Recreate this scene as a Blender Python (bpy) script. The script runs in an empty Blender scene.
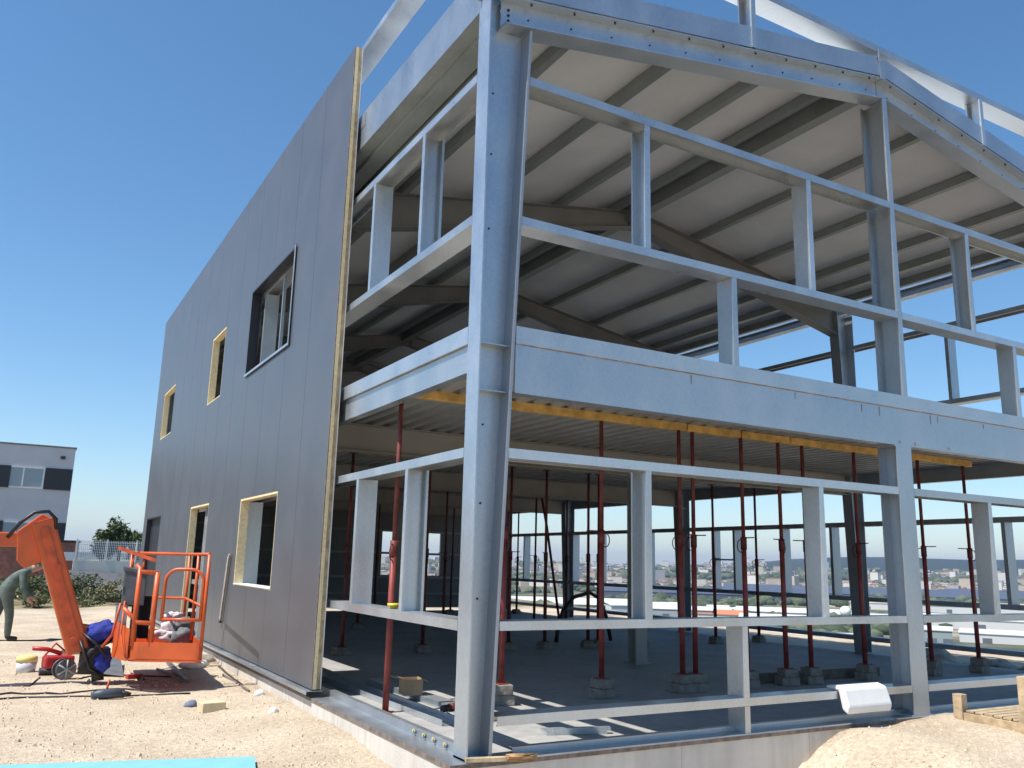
import bpy, bmesh, math, random
from mathutils import Vector, Matrix, noise
random.seed(7)
R = math.radians
scene = bpy.context.scene
COL = scene.collection
V = Vector

# ------------------------------------------------------------------ materials
def mat(name, col, rough=.6, metal=0., var=0., vscale=4., bump=0., bscale=30., col2=None, detail=4., spec=None, vdist=None):
    m = bpy.data.materials.new(name); m.use_nodes = True
    nt = m.node_tree; p = nt.nodes['Principled BSDF']
    p.inputs['Roughness'].default_value = rough; p.inputs['Metallic'].default_value = metal
    if spec is not None: p.inputs['Specular IOR Level'].default_value = spec
    p.inputs['Base Color'].default_value = (*col, 1)
    tc = nt.nodes.new('ShaderNodeTexCoord')
    if var or col2:
        n = nt.nodes.new('ShaderNodeTexNoise'); n.inputs['Scale'].default_value = vscale; n.inputs['Detail'].default_value = detail
        nt.links.new(tc.outputs['Object'], n.inputs['Vector'])
        r = nt.nodes.new('ShaderNodeValToRGB')
        a = col2 if col2 else tuple(c*(1-var) for c in col); b = col if col2 else tuple(min(1, c*(1+var)) for c in col)
        r.color_ramp.elements[0].position = .35; r.color_ramp.elements[1].position = .65
        r.color_ramp.elements[0].color = (*a, 1); r.color_ramp.elements[1].color = (*b, 1)
        nt.links.new(n.outputs['Fac'], r.inputs['Fac']); nt.links.new(r.outputs['Color'], p.inputs['Base Color'])
        rr = nt.nodes.new('ShaderNodeMapRange'); rr.inputs['To Min'].default_value = max(.02, rough-.07); rr.inputs['To Max'].default_value = min(1, rough+.09)
        nt.links.new(n.outputs['Fac'], rr.inputs['Value']); nt.links.new(rr.outputs['Result'], p.inputs['Roughness'])
    if bump:
        n2 = nt.nodes.new('ShaderNodeTexNoise'); n2.inputs['Scale'].default_value = bscale; n2.inputs['Detail'].default_value = 5
        nt.links.new(tc.outputs['Object'], n2.inputs['Vector'])
        b_ = nt.nodes.new('ShaderNodeBump'); b_.inputs['Strength'].default_value = bump; b_.inputs['Distance'].default_value = .02
        nt.links.new(n2.outputs['Fac'], b_.inputs['Height']); nt.links.new(b_.outputs['Normal'], p.inputs['Normal'])
    return m

def galv(name, col=(.46, .51, .56), rough=.36, metal=.74, streak=True):
    """galvanised steel: zinc spangle, dull wipe marks and a few stains"""
    m = bpy.data.materials.new(name); m.use_nodes = True
    nt = m.node_tree; p = nt.nodes['Principled BSDF']; L = nt.links.new
    p.inputs['Metallic'].default_value = metal
    tc = nt.nodes.new('ShaderNodeTexCoord')
    vo = nt.nodes.new('ShaderNodeTexVoronoi'); vo.inputs['Scale'].default_value = 55
    L(tc.outputs['Object'], vo.inputs['Vector'])
    no = nt.nodes.new('ShaderNodeTexNoise'); no.inputs['Scale'].default_value = 2.3; no.inputs['Detail'].default_value = 6
    mp = nt.nodes.new('ShaderNodeMapping'); mp.inputs['Scale'].default_value = (1, 1, .5)
    L(tc.outputs['Object'], mp.inputs['Vector']); L(mp.outputs['Vector'], no.inputs['Vector'])
    bw = nt.nodes.new('ShaderNodeRGBToBW'); L(vo.outputs['Color'], bw.inputs['Color'])
    mx = nt.nodes.new('ShaderNodeMath'); mx.operation = 'MULTIPLY_ADD'; mx.inputs[1].default_value = .25
    L(bw.outputs['Val'], mx.inputs[0]); L(no.outputs['Fac'], mx.inputs[2])
    r = nt.nodes.new('ShaderNodeValToRGB')
    r.color_ramp.elements[0].position = .35; r.color_ramp.elements[1].position = .85
    r.color_ramp.elements[0].color = (*[c*.86 for c in col], 1); r.color_ramp.elements[1].color = (*[min(1, c*1.1) for c in col], 1)
    L(mx.outputs['Value'], r.inputs['Fac'])
    oi = nt.nodes.new('ShaderNodeObjectInfo'); ro = nt.nodes.new('ShaderNodeMapRange'); ro.inputs['To Min'].default_value = .84; ro.inputs['To Max'].default_value = 1.08
    L(oi.outputs['Random'], ro.inputs['Value']); tm = nt.nodes.new('ShaderNodeMix'); tm.data_type = 'RGBA'; tm.blend_type = 'MULTIPLY'; tm.inputs[0].default_value = 1
    L(r.outputs['Color'], tm.inputs[6]); L(ro.outputs['Result'], tm.inputs[7]); L(tm.outputs[2], p.inputs['Base Color'])
    rr = nt.nodes.new('ShaderNodeMapRange'); rr.inputs['From Min'].default_value = .3; rr.inputs['From Max'].default_value = .9
    rr.inputs['To Min'].default_value = rough-.1; rr.inputs['To Max'].default_value = rough+.14
    L(mx.outputs['Value'], rr.inputs['Value']); L(rr.outputs['Result'], p.inputs['Roughness'])
    n2 = nt.nodes.new('ShaderNodeTexNoise'); n2.inputs['Scale'].default_value = 3.; n2.inputs['Detail'].default_value = 2
    L(tc.outputs['Object'], n2.inputs['Vector'])
    b_ = nt.nodes.new('ShaderNodeBump'); b_.inputs['Strength'].default_value = .07; b_.inputs['Distance'].default_value = .03
    L(n2.outputs['Fac'], b_.inputs['Height']); L(b_.outputs['Normal'], p.inputs['Normal'])
    return m

M = {}
M['galv'] = galv('galvanised_steel')
M['galv2'] = galv('galvanised_rails', (.55, .59, .62), .34, .74)
M['deck'] = galv('deck_sheet', (.52, .53, .52), .5, .4)
M['flange'] = galv('shaded_flange', (.34, .37, .41), .45, .6)  # inner column flange: shade of the recess put into a darker steel colour
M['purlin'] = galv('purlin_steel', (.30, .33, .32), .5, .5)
M['primer2'] = mat('rafter_paint', (.22, .22, .215), .55, .3, .1, 2)
M['primer'] = mat('beam_side_paint', (.38, .37, .34), .6, .2, .08, 2)
M['red'] = mat('red_prop_paint', (.23, .038, .03), .5, 0, .3, 9, bump=.1)
M['redold'] = mat('worn_red_prop', (.16, .035, .03), .6, .1, .35, 9)
M['timber'] = mat('yellow_formwork', (.76, .47, .14), .6, 0, .22, 8, bump=.1)
M['pallet'] = mat('weathered_pine', (.46, .35, .22), .8, 0, .25, 10, bump=.3)
M['wool'] = mat('mineral_wool_edge', (.78, .66, .40), .95, 0, .10, 25, bump=.3, bscale=90)
M['dark'] = mat('dark_trim', (.03, .032, .038), .4, .2)
M['black'] = mat('black_rubber', (.015, .015, .017), .6)
M['orange'] = mat('orange_paint', (.58, .105, .025), .38, 0, .14, 4, bump=.04)
M['orange2'] = mat('orange_worn', (.55, .09, .025), .5, 0, .25, 8)
M['card'] = mat('cardboard', (.42, .29, .17), .9, 0, .1, 6)
M['blue'] = mat('blue_cloth', (.02, .04, .32), .8, 0, .3, 6, bump=.5)
M['white'] = mat('white_sheet', (.78, .78, .76), .6, 0, .05, 6)
M['yellow'] = mat('yellow_plastic', (.75, .60, .05), .4)
M['pinkbag'] = mat('pale_sack', (.72, .64, .66), .85, 0, .12, 6, bump=.5, bscale=14)
M['greybag'] = mat('grey_sack', (.17, .18, .19), .85, 0, .2, 6, bump=.5, bscale=14)
M['rubble'] = mat('rubble_stone', (.36, .31, .25), .95, 0, .3, 8, bump=.6)
M['block'] = mat('block_concrete', (.25, .225, .19), .95, 0, .22, 12, bump=.4)
M['foam'] = mat('blue_foam_board', (.20, .47, .51), .7, 0, .04, 5)
M['redplastic'] = mat('red_plastic', (.45, .03, .03), .4)
M['steel'] = mat('grey_sheet_metal', (.22, .23, .24), .45, .5, .2, 5)
M['brownlip'] = mat('brown_edge_lip', (.20, .155, .13), .7, .1, .3, 14)
M['skin'] = mat('skin', (.45, .26, .18), .6)
M['trousers'] = mat('grey_green_trousers', (.095, .115, .10), .9, 0, .2, 12, bump=.3)
M['jacket'] = mat('grey_green_jacket', (.10, .135, .12), .9, 0, .25, 10, bump=.4)
M['glass'] = mat('window_glass', (.30, .36, .40), .08, 0)
M['plaster'] = mat('pale_grey_plaster', (.60, .58, .60), .85, 0, .04, 1)
M['hose'] = mat('hose_black', (.012, .012, .014), .45)

def concrete(name, col, streaks=True, rough=.85):
    m = bpy.data.materials.new(name); m.use_nodes = True
    nt = m.node_tree; p = nt.nodes['Principled BSDF']; L = nt.links.new
    p.inputs['Roughness'].default_value = rough
    tc = nt.nodes.new('ShaderNodeTexCoord')
    n1 = nt.nodes.new('ShaderNodeTexNoise'); n1.inputs['Scale'].default_value = 1.3; n1.inputs['Detail'].default_value = 8
    L(tc.outputs['Object'], n1.inputs['Vector'])
    mp = nt.nodes.new('ShaderNodeMapping'); mp.inputs['Scale'].default_value = (5, 5, .5 if streaks else 5)
    n2 = nt.nodes.new('ShaderNodeTexNoise'); n2.inputs['Scale'].default_value = 1.6; n2.inputs['Detail'].default_value = 6
    L(tc.outputs['Object'], mp.inputs['Vector']); L(mp.outputs['Vector'], n2.inputs['Vector'])
    mx = nt.nodes.new('ShaderNodeMath'); mx.operation = 'ADD'; L(n1.outputs['Fac'], mx.inputs[0]); L(n2.outputs['Fac'], mx.inputs[1])
    r = nt.nodes.new('ShaderNodeValToRGB'); e = r.color_ramp.elements
    e[0].position = .38; e[1].position = .6
    e[0].color = (*[c*.76 for c in col], 1); e[1].color = (*col, 1)
    hf = nt.nodes.new('ShaderNodeMath'); hf.operation = 'MULTIPLY'; hf.inputs[1].default_value = .5
    L(mx.outputs[0], hf.inputs[0]); L(hf.outputs[0], r.inputs['Fac']); L(r.outputs['Color'], p.inputs['Base Color'])
    n3 = nt.nodes.new('ShaderNodeTexNoise'); n3.inputs['Scale'].default_value = 45; n3.inputs['Detail'].default_value = 6
    L(tc.outputs['Object'], n3.inputs['Vector'])
    b = nt.nodes.new('ShaderNodeBump'); b.inputs['Strength'].default_value = .25; b.inputs['Distance'].default_value = .01
    L(n3.outputs['Fac'], b.inputs['Height']); L(b.outputs['Normal'], p.inputs['Normal'])
    return m
M['conc'] = concrete('cast_concrete', (.66, .62, .56))
M['floor'] = concrete('power_floated_floor', (.42, .415, .40), False, .7)

def clad_mat():
    m = mat('anthracite_panel', (.135, .140, .155), .38, .35, .06, 1.5)
    nt = m.node_tree; p = nt.nodes['Principled BSDF']; L = nt.links.new
    tc = nt.nodes.new('ShaderNodeTexCoord'); w = nt.nodes.new('ShaderNodeTexWave')
    w.bands_direction = 'Y'; w.inputs['Scale'].default_value = 3.2
    L(tc.outputs['Object'], w.inputs['Vector'])
    b = nt.nodes.new('ShaderNodeBump'); b.inputs['Strength'].default_value = .1; b.inputs['Distance'].default_value = .003
    L(w.outputs['Fac'], b.inputs['Height']); L(b.outputs['Normal'], p.inputs['Normal'])
    return m
M['clad'] = clad_mat()

def liner_mat():
    m = mat('pale_roof_liner', (.68, .69, .70), .6, .1, .06, 1.2)
    nt = m.node_tree; p = nt.nodes['Principled BSDF']; L = nt.links.new
    tc = nt.nodes.new('ShaderNodeTexCoord'); w = nt.nodes.new('ShaderNodeTexWave')
    w.bands_direction = 'Y'; w.inputs['Scale'].default_value = 3.0
    L(tc.outputs['Object'], w.inputs['Vector'])
    b = nt.nodes.new('ShaderNodeBump'); b.inputs['Strength'].default_value = .14; b.inputs['Distance'].default_value = .006
    L(w.outputs['Fac'], b.inputs['Height']); L(b.outputs['Normal'], p.inputs['Normal'])
    return m
M['liner'] = liner_mat()

# ------------------------------------------------------------------ mesh builder
class MB:
    def __init__(s, off=(0, 0, 0)):
        s.bm = bmesh.new(); s.off = V(off); s.mats = []; s.cur = 0
    def mi(s, m):
        if m not in s.mats: s.mats.append(m)
        s.cur = s.mats.index(m); return s
    def face(s, pts):
        f = s.bm.faces.new([s.bm.verts.new(V(p)-s.off) for p in pts]); f.material_index = s.cur; return f
    def obox(s, o, a, b, c, rc=None):
        o, a, b, c = V(o), V(a), V(b), V(c)
        P = [o, o+a, o+a+b, o+b, o+c, o+a+c, o+a+b+c, o+b+c]
        vs = [s.bm.verts.new(p-s.off) for p in P]
        flip = a.cross(b).dot(c) < 0
        for q in ((0, 3, 2, 1), (4, 5, 6, 7), (0, 1, 5, 4), (1, 2, 6, 5), (2, 3, 7, 6), (3, 0, 4, 7)):
            if flip: q = q[::-1]
            f = s.bm.faces.new([vs[i] for i in q]); f.material_index = s.cur
        return s
    def box(s, x0, x1, y0, y1, z0, z1):
        return s.obox((x0, y0, z0), (x1-x0, 0, 0), (0, y1-y0, 0), (0, 0, z1-z0))
    def tube(s, pts, r, n=10, caps=True, rs=None):
        pts = [V(p) for p in pts]; rings = []
        up = None
        for i, p in enumerate(pts):
            d = (pts[min(i+1, len(pts)-1)]-pts[max(i-1, 0)]).normalized()
            if up is None:
                up = V((0, 0, 1)) if abs(d.z) < .9 else V((1, 0, 0))
            a = d.cross(up)
            if a.length < 1e-4: a = d.cross(V((1, 0, 0)))
            a.normalize(); b = a.cross(d).normalized(); up = b
            rad = rs[i] if rs else r
            rings.append([s.bm.verts.new(p+(a*math.cos(t)+b*math.sin(t))*rad-s.off) for t in [2*math.pi*k/n for k in range(n)]])
        for i in range(len(rings)-1):
            for k in range(n):
                f = s.bm.faces.new((rings[i][k], rings[i][(k+1) % n], rings[i+1][(k+1) % n], rings[i+1][k])); f.smooth = True; f.material_index = s.cur
        if caps:
            for q in (rings[0][::-1], rings[-1]):
                f = s.bm.faces.new(q); f.material_index = s.cur
        return s
    def prism(s, poly, d):
        """closed polygon (3D points) pushed along d"""
        d = V(d); poly = [V(p) for p in poly]; n = len(poly)
        a = [s.bm.verts.new(p-s.off) for p in poly]; b = [s.bm.verts.new(p+d-s.off) for p in poly]
        fs = [s.bm.faces.new(a), s.bm.faces.new(b[::-1])]
        for i in range(n): fs.append(s.bm.faces.new((a[i], b[i], b[(i+1) % n], a[(i+1) % n])))
        for f in fs: f.material_index = s.cur
        return s
    def blob(s, c, r, sub=2, sq=(1, 1, 1), amp=.25, fr=1.5, seed=0):
        t = bmesh.new(); bmesh.ops.create_icosphere(t, subdivisions=sub, radius=1)
        mp = {}
        for v in t.verts:
            q = v.co*(1+amp*noise.noise(v.co*fr+V((seed*3.1, seed*1.7, seed))))
            mp[v] = s.bm.verts.new(V(c)+V((q.x*sq[0]*r, q.y*sq[1]*r, q.z*sq[2]*r))-s.off)
        for f in t.faces:
            g = s.bm.faces.new([mp[v] for v in f.verts]); g.smooth = True; g.material_index = s.cur
        t.free(); return s
    def csec(s, p0, p1, dv, fv, t=.004, lip=.018):
        """cold-formed C: web from p0..p1 spanning dv, flanges pushed along fv"""
        p0, p1, dv, fv = V(p0), V(p1), V(dv), V(fv); L = p1-p0
        du, fu = dv.normalized(), fv.normalized()
        s.obox(p0, L, dv, fu*t)
        s.obox(p0+fu*t, L, du*t, fv-fu*t); s.obox(p0+dv-du*t+fu*t, L, du*t, fv-fu*t)
        if lip:
            s.obox(p0+fv-fu*t+du*t, L, du*lip, fu*t); s.obox(p0+dv+fv-fu*t-du*(t+lip), L, du*lip, fu*t)
        return s
    def isec(s, p0, p1, dv, wv, tf=.012, tw=.008):
        """I section: p0..p1 is the centre line of the lower flange's outer face; dv depth, wv flange width"""
        p0, p1, dv, wv = V(p0), V(p1), V(dv), V(wv); L = p1-p0
        du, wu = dv.normalized(), wv.normalized()
        s.obox(p0-wv/2, L, wv, du*tf); s.obox(p0-wv/2+dv-du*tf, L, wv, du*tf)
        s.obox(p0-wu*tw/2+du*tf, L, wu*tw, dv-du*2*tf); return s
    def build(s, name, m=None, parent=None, loc=None, bevel=0):
        me = bpy.data.meshes.new(name)
        bmesh.ops.recalc_face_normals(s.bm, faces=s.bm.faces[:]); s.bm.to_mesh(me); s.bm.free()
        o = bpy.data.objects.new(name, me); COL.objects.link(o)
        if s.mats:
            for q in s.mats: me.materials.append(q)
        else: me.materials.append(m)
        if parent: o.parent = parent
        o.location = loc if loc else s.off
        if bevel:
            b = o.modifiers.new('b', 'BEVEL'); b.width = bevel; b.segments = 2; b.limit_method = 'ANGLE'
        return o

def tag(o, label=None, cat=None, group=None, kind=None):
    if label: o['label'] = label
    if cat: o['category'] = cat
    if group: o['group'] = group
    if kind: o['kind'] = kind
    return o
def empty(name, loc, rz=0):
    o = bpy.data.objects.new(name, None); COL.objects.link(o); o.location = loc; o.rotation_euler = (0, 0, rz); o.empty_display_size = .2
    return o
def copy_tree(o, parent=None):
    c = o.copy(); COL.objects.link(c); c.parent = parent
    for ch in list(o.children): copy_tree(ch, c)
    return c
ORD = ['first', 'second', 'third', 'fourth', 'fifth', 'sixth', 'seventh', 'eighth', 'ninth', 'tenth', 'eleventh', 'twelfth', 'thirteenth', 'fourteenth', 'fifteenth']

# ------------------------------------------------------------------ dimensions
W = 10.07; YE = 17.3; XR = W/2+.03
ZF = .10
FR = [4.6, 9.15, 13.7, 17.18]           # centre lines of the inner frames
ZG, ZH, ZI, U1, U2 = 2.317, 1.046, .393, 5.468, 4.207
ZB0, ZB1, ZC1 = 2.75, 3.14, 3.285
def rbot(x): return 5.86+.172*min(x, W+.06-x)
def rtop(x): return rbot(x)+.265
CY0, CX0, CX1 = 3.12, -.137, -.045      # cladding start, outer and inner face

# ------------------------------------------------------------------ ground
def smooth(t): t = max(0., min(1., t)); return t*t*(3-2*t)
def gh(x, y):
    r = math.hypot(x, y)
    z = -.10
    if r < 60:
        z += .035*noise.noise(V((x*.7, y*.7, 0)))+.018*noise.noise(V((x*2.7, y*2.7, 3)))+.008*noise.noise(V((x*8, y*8, 5)))
        z += .06*smooth(1-abs(x+.15)/.9)*smooth((y-.8)/1.5)
        # dug-out strip in front of the gable footing, then the heaped gravel
        z -= .30*smooth((3.45-x)/.7)*smooth((x+.9)/.9)*smooth((.7-y)/.7)
        z += (.19+.07*noise.noise(V((x*1.3, y*1.3, 7))))*smooth((x-3.1+.3*noise.noise(V((y*1.6, 0, 1))))/.8)*smooth((7.5-x)/1.5)*smooth((y+1.9)/.9)*smooth((1-y))
        if -.1 < x < W+.1 and -.02 < y < YE+.1: z = min(z, -.2)
    # eastern hillside and valley
    e = max(x-15-3*noise.noise(V((0, y*.05, 2))), (y-120)*.8, -x-220, -y-60)
    if e > 0:
        z -= 36*smooth(e/190)+1.2*smooth(e/12)
    z -= .6*smooth((y-24)/10)*smooth((14-x)/6) if y < 300 else 0
    if r > 1400:
        z += 34*smooth((r-1400)/2400)
        az = math.degrees(math.atan2(x, y))
        z += smooth((r-3300)/1500)*(8+84*smooth((az-41)/10)*(.85+.25*noise.noise(V((az*.16, 0, 0)))))
        z += 6*noise.noise(V((x*.002, y*.002, 0)))
    elif r > 250: z += 3*noise.noise(V((x*.004, y*.004, 0)))*smooth((r-250)/200)
    return z
def axis(lo, hi, st, far, g):
    a = [lo+i*st for i in range(int(round((hi-lo)/st))+1)]
    d = st; q = a[-1]
    while q < far: d *= g; q += d; a.append(q)
    d = st; q = a[0]; b = []
    while q > -far: d *= g; q -= d; b.append(q)
    return b[::-1]+a
def ground():
    xs = axis(-6.0, 16, .14, 9000, 1.10); ys = axis(-5, 22, .14, 9000, 1.10)
    nx, ny = len(xs), len(ys)
    vs = [(x, y, gh(x, y)) for y in ys for x in xs]
    fs = [(j*nx+i, j*nx+i+1, (j+1)*nx+i+1, (j+1)*nx+i) for j in range(ny-1) for i in range(nx-1)]
    me = bpy.data.meshes.new('ground'); me.from_pydata(vs, [], fs); me.polygons.foreach_set('use_smooth', [True]*len(fs)); me.update()
    o = bpy.data.objects.new('ground', me); COL.objects.link(o); o['kind'] = 'structure'
    m = bpy.data.materials.new('gravel_and_country'); m.use_nodes = True; me.materials.append(m)
    nt = m.node_tree; p = nt.nodes['Principled BSDF']; L = nt.links.new; N = nt.nodes.new
    p.inputs['Roughness'].default_value = .95; p.inputs['Specular IOR Level'].default_value = .15
    geo = N('ShaderNodeNewGeometry')
    def ns(sc, det, lo, hi, c0, c1, vec=None):
        n = N('ShaderNodeTexNoise'); n.inputs['Scale'].default_value = sc; n.inputs['Detail'].default_value = det
        L(geo.outputs['Position'] if vec is None else vec, n.inputs['Vector'])
        r = N('ShaderNodeValToRGB'); r.color_ramp.elements[0].position = lo; r.color_ramp.elements[1].position = hi
        r.color_ramp.elements[0].color = (*c0, 1); r.color_ramp.elements[1].color = (*c1, 1)
        L(n.outputs['Fac'], r.inputs['Fac']); return r.outputs['Color'], n
    g1, n1 = ns(1.1, 8, .35, .68, (.56, .46, .345), (.70, .60, .465))
    g2, n2 = ns(24, 6, .38, .66, (.82, .80, .78), (1.06, 1.06, 1.06))
    vor = N('ShaderNodeTexVoronoi'); vor.inputs['Scale'].default_value = 55; L(geo.outputs['Position'], vor.inputs['Vector'])
    vr = N('ShaderNodeMapRange'); vr.inputs['From Max'].default_value = .6; vr.inputs['To Min'].default_value = 1.06; vr.inputs['To Max'].default_value = .80
    L(vor.outputs['Distance'], vr.inputs['Value'])
    mu = N('ShaderNodeMix'); mu.data_type = 'RGBA'; mu.blend_type = 'MULTIPLY'; mu.inputs[0].default_value = 1; L(g1, mu.inputs[6]); L(g2, mu.inputs[7])
    mu2 = N('ShaderNodeMix'); mu2.data_type = 'RGBA'; mu2.blend_type = 'MULTIPLY'; mu2.inputs[0].default_value = 1; L(mu.outputs[2], mu2.inputs[6]); L(vr.outputs['Result'], mu2.inputs[7])
    # valley: scrub, dry grass, pale earth
    c1, _ = ns(.013, 9, .42, .56, (.055, .07, .04), (.17, .16, .105))
    c2, nn = ns(.006, 7, .56, .62, (0, 0, 0), (1, 1, 1))
    mv = N('ShaderNodeMix'); mv.data_type = 'RGBA'; L(c2, mv.inputs[0]); L(c1, mv.inputs[6]); mv.inputs[7].default_value = (.42, .37, .28, 1)
    sep = N('ShaderNodeSeparateXYZ'); L(geo.outputs['Position'], sep.inputs[0])
    ln = N('ShaderNodeVectorMath'); ln.operation = 'LENGTH'; L(geo.outputs['Position'], ln.inputs[0])
    mr = N('ShaderNodeMapRange'); mr.inputs['From Min'].default_value = 60; mr.inputs['From Max'].default_value = 170; L(ln.outputs['Value'], mr.inputs['Value'])
    mh = N('ShaderNodeMapRange'); mh.inputs['From Min'].default_value = 3000; mh.inputs['From Max'].default_value = 3700; L(ln.outputs['Value'], mh.inputs['Value'])
    mvh = N('ShaderNodeMix'); mvh.data_type = 'RGBA'; L(mh.outputs['Result'], mvh.inputs[0]); L(mv.outputs[2], mvh.inputs[6]); mvh.inputs[7].default_value = (.030, .042, .034, 1)
    # scrubby soil past the back of the yard
    my = N('ShaderNodeMapRange'); my.inputs['From Min'].default_value = 21.5; my.inputs['From Max'].default_value = 23.5; L(sep.outputs['Y'], my.inputs['Value'])
    sc, _ = ns(1.4, 8, .4, .62, (.10, .10, .05), (.33, .27, .17))
    m1 = N('ShaderNodeMix'); m1.data_type = 'RGBA'; L(my.outputs['Result'], m1.inputs[0]); L(mu2.outputs[2], m1.inputs[6]); L(sc, m1.inputs[7])
    m2 = N('ShaderNodeMix'); m2.data_type = 'RGBA'; L(mr.outputs['Result'], m2.inputs[0]); L(m1.outputs[2], m2.inputs[6]); L(mvh.outputs[2], m2.inputs[7])
    L(m2.outputs[2], p.inputs['Base Color'])
    ad = N('ShaderNodeMath'); ad.operation = 'MULTIPLY_ADD'; ad.inputs[1].default_value = -.7; L(vor.outputs['Distance'], ad.inputs[0]); L(n2.outputs['Fac'], ad.inputs[2])
    b = N('ShaderNodeBump'); b.inputs['Strength'].default_value = .45; b.inputs['Distance'].default_value = .02
    L(ad.outputs[0], b.inputs['Height']); L(b.outputs['Normal'], p.inputs['Normal'])
ground()

def pebbles():
    m = MB(); rnd = random.Random(3)
    for i in range(9000):
        if rnd.random() < .72: x, y = rnd.uniform(-4.2, -.18), 1.2+9*rnd.random()**1.6
        else: x, y = rnd.uniform(3.2, 7.8), rnd.uniform(-2.6, -.12)
        s = .004+.013*rnd.random()**3
        if rnd.random() < .006: s = rnd.uniform(.018, .035)
        z = gh(x, y)
        a = rnd.uniform(0, 6.3); h = s*rnd.uniform(.5, .9)
        pts = [V((x+s*rnd.uniform(.7, 1.2)*math.cos(a+k*1.257), y+s*rnd.uniform(.7, 1.2)*math.sin(a+k*1.257), z-.004)) for k in range(5)]
        top = [V((x+(p.x-x)*.55, y+(p.y-y)*.55, z+h*rnd.uniform(.8, 1.2))) for p in pts]
        vs = [m.bm.verts.new(p) for p in pts]; vt = [m.bm.verts.new(p) for p in top]
        m.bm.faces.new(vt)
        for k in range(5): m.bm.faces.new((vs[k], vs[(k+1) % 5], vt[(k+1) % 5], vt[k]))
    o = m.build('loose_gravel', mat('limestone_chips', (.60, .50, .36), .95, 0, .2, 3)); o['kind'] = 'stuff'; o['label'] = 'pale limestone chips scattered over the yard'
pebbles()

# ------------------------------------------------------------------ the building
B = empty('steel_frame_building', (0, 0, 0))
tag(B, 'two storey galvanised steel frame building half clad in dark grey panels', 'building')

# slab
m = MB(); m.box(-.132, W+.13, -.03, YE+.12, -.75, ZF)
slab = m.build('concrete_slab', M['conc'], B)
m = MB(); m.box(-.10, W+.10, 0.0, YE+.08, ZF+.001, ZF+.004); m.build('floor_screed', M['floor'], slab)
m = MB()
for y in (2.3, 3.9, 5.6, 8.2, 11.): m.box(-.1335, -.131, y, y+.007, -.7, ZF-.03)
for x in (1.9, 3.35, 5.8): m.box(x, x+.006, -.0315, -.029, -.7, ZF-.03)
m.build('formwork_joint', mat('joint_concrete', (.42, .39, .35), .9), slab)  # joint lines in a darker concrete tone
# sole plates: flat leg and upstand
m = MB()
m.box(-.136, .06, -.034, YE, ZF+.004, ZF+.009); m.box(.056, .062, .2, YE, ZF+.009, ZF+.075); m.box(.062, .11, .2, YE, ZF+.07, ZF+.075)
m.box(-.1345, -.1265, -.036, YE, ZF-.026, ZF+.004)
m.build('sole_plate', M['galv2'], B)
m = MB()
m.box(.06, W+.13, -.034, .14, ZF+.004, ZF+.009); m.box(.45, W-.3, .132, .138, ZF+.009, ZF+.05); m.box(.45, W-.3, .138, .19, ZF+.045, ZF+.05)
m.build('sole_plate', M['galv2'], B)
m = MB(); m.box(-.138, W+.13, -.041, -.0345, ZF-.022, ZF+.008); m.box(-.1405, -.1365, -.041, YE, ZF-.022, ZF+.008)
m.build('edge_lip', M['brownlip'], B)
# anchor bolts with yellow washers beside the corner column
for i, y in enumerate((.42, .62, .80, .99)):
    m = MB(); m.mi(M['steel']).tube([(.056, y, .14), (.038, y, .14)], .016, 6); m.mi(M['yellow']).tube([(.0565, y+.045, .14), (.050, y+.045, .14)], .014, 10)
    m.build('anchor_bolt', None, B)

BOLT = {}
def bolt(p, r, h, parent, d=(0, -1, 0), mt='dark'):
    k = (r, h, d, mt)
    if k not in BOLT:
        m = MB(); m.tube([(0, 0, 0), V(d)*h], r, 7); o = m.build('bolt', M[mt], parent, loc=p); BOLT[k] = o.data; return
    o = bpy.data.objects.new('bolt', BOLT[k]); COL.objects.link(o); o.parent = parent; o.location = p
def column(x0, sgn, yc, zt, name='column', mt='galv', w0=.20, w1=.41, fl=.20, zb=ZF+.009):
    """tapered plate column; outer flange at x0, inner flange leaning away by sgn"""
    m = MB(); m.mi(M[mt]); t = .012; ti = .022; y0, y1 = yc-fl/2, yc+fl/2; yw = y1-.05
    h = zt-zb
    m.obox((x0, y0, zb), (sgn*t, 0, 0), (0, fl, 0), (0, 0, h))
    def q(z): return x0+sgn*(w0+(w1-w0)*(z-zb)/(5.9-zb))
    a, b = q(zb), q(zt)
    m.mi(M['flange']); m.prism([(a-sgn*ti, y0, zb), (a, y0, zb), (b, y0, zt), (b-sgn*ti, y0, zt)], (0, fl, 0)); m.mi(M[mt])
    m.prism([(x0+sgn*t, yw-.004, zb), (a-sgn*ti, yw-.004, zb), (b-sgn*ti, yw-.004, zt), (x0+sgn*t, yw-.004, zt)], (0, .008, 0))
    for zz in (ZB0+.0, ZB1-.02):   # stiffeners at the floor beam
        b1 = q(zz); m.box(min(x0+sgn*t, b1-sgn*ti), max(x0+sgn*t, b1-sgn*ti), y0+.05, yw-.004, zz, zz+.007)
    m.box(min(x0-.0*sgn, a+sgn*.03), max(x0, a+sgn*.03), y0-.02, y1+.02, zb, zb+.014)
    c = m.build(name, None, B)
    if yc < 1 and sgn > 0:
        for z in (1.2, 1.9, 2.5, 4.1, 4.75, 5.3): bolt((x0+w0*.62, yw-.0045, z), .009, .005, c)
    return c
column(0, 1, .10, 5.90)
m = MB(); m.box(0, .012, 0, .20, 5.9005, 6.45); m.box(.012, .17, .146, .154, 5.9005, 6.2); m.build('column_head', M['galv'], B)
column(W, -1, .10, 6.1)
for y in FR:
    column(0, 1, y, 6.1); column(W, -1, y, 6.1)
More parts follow.
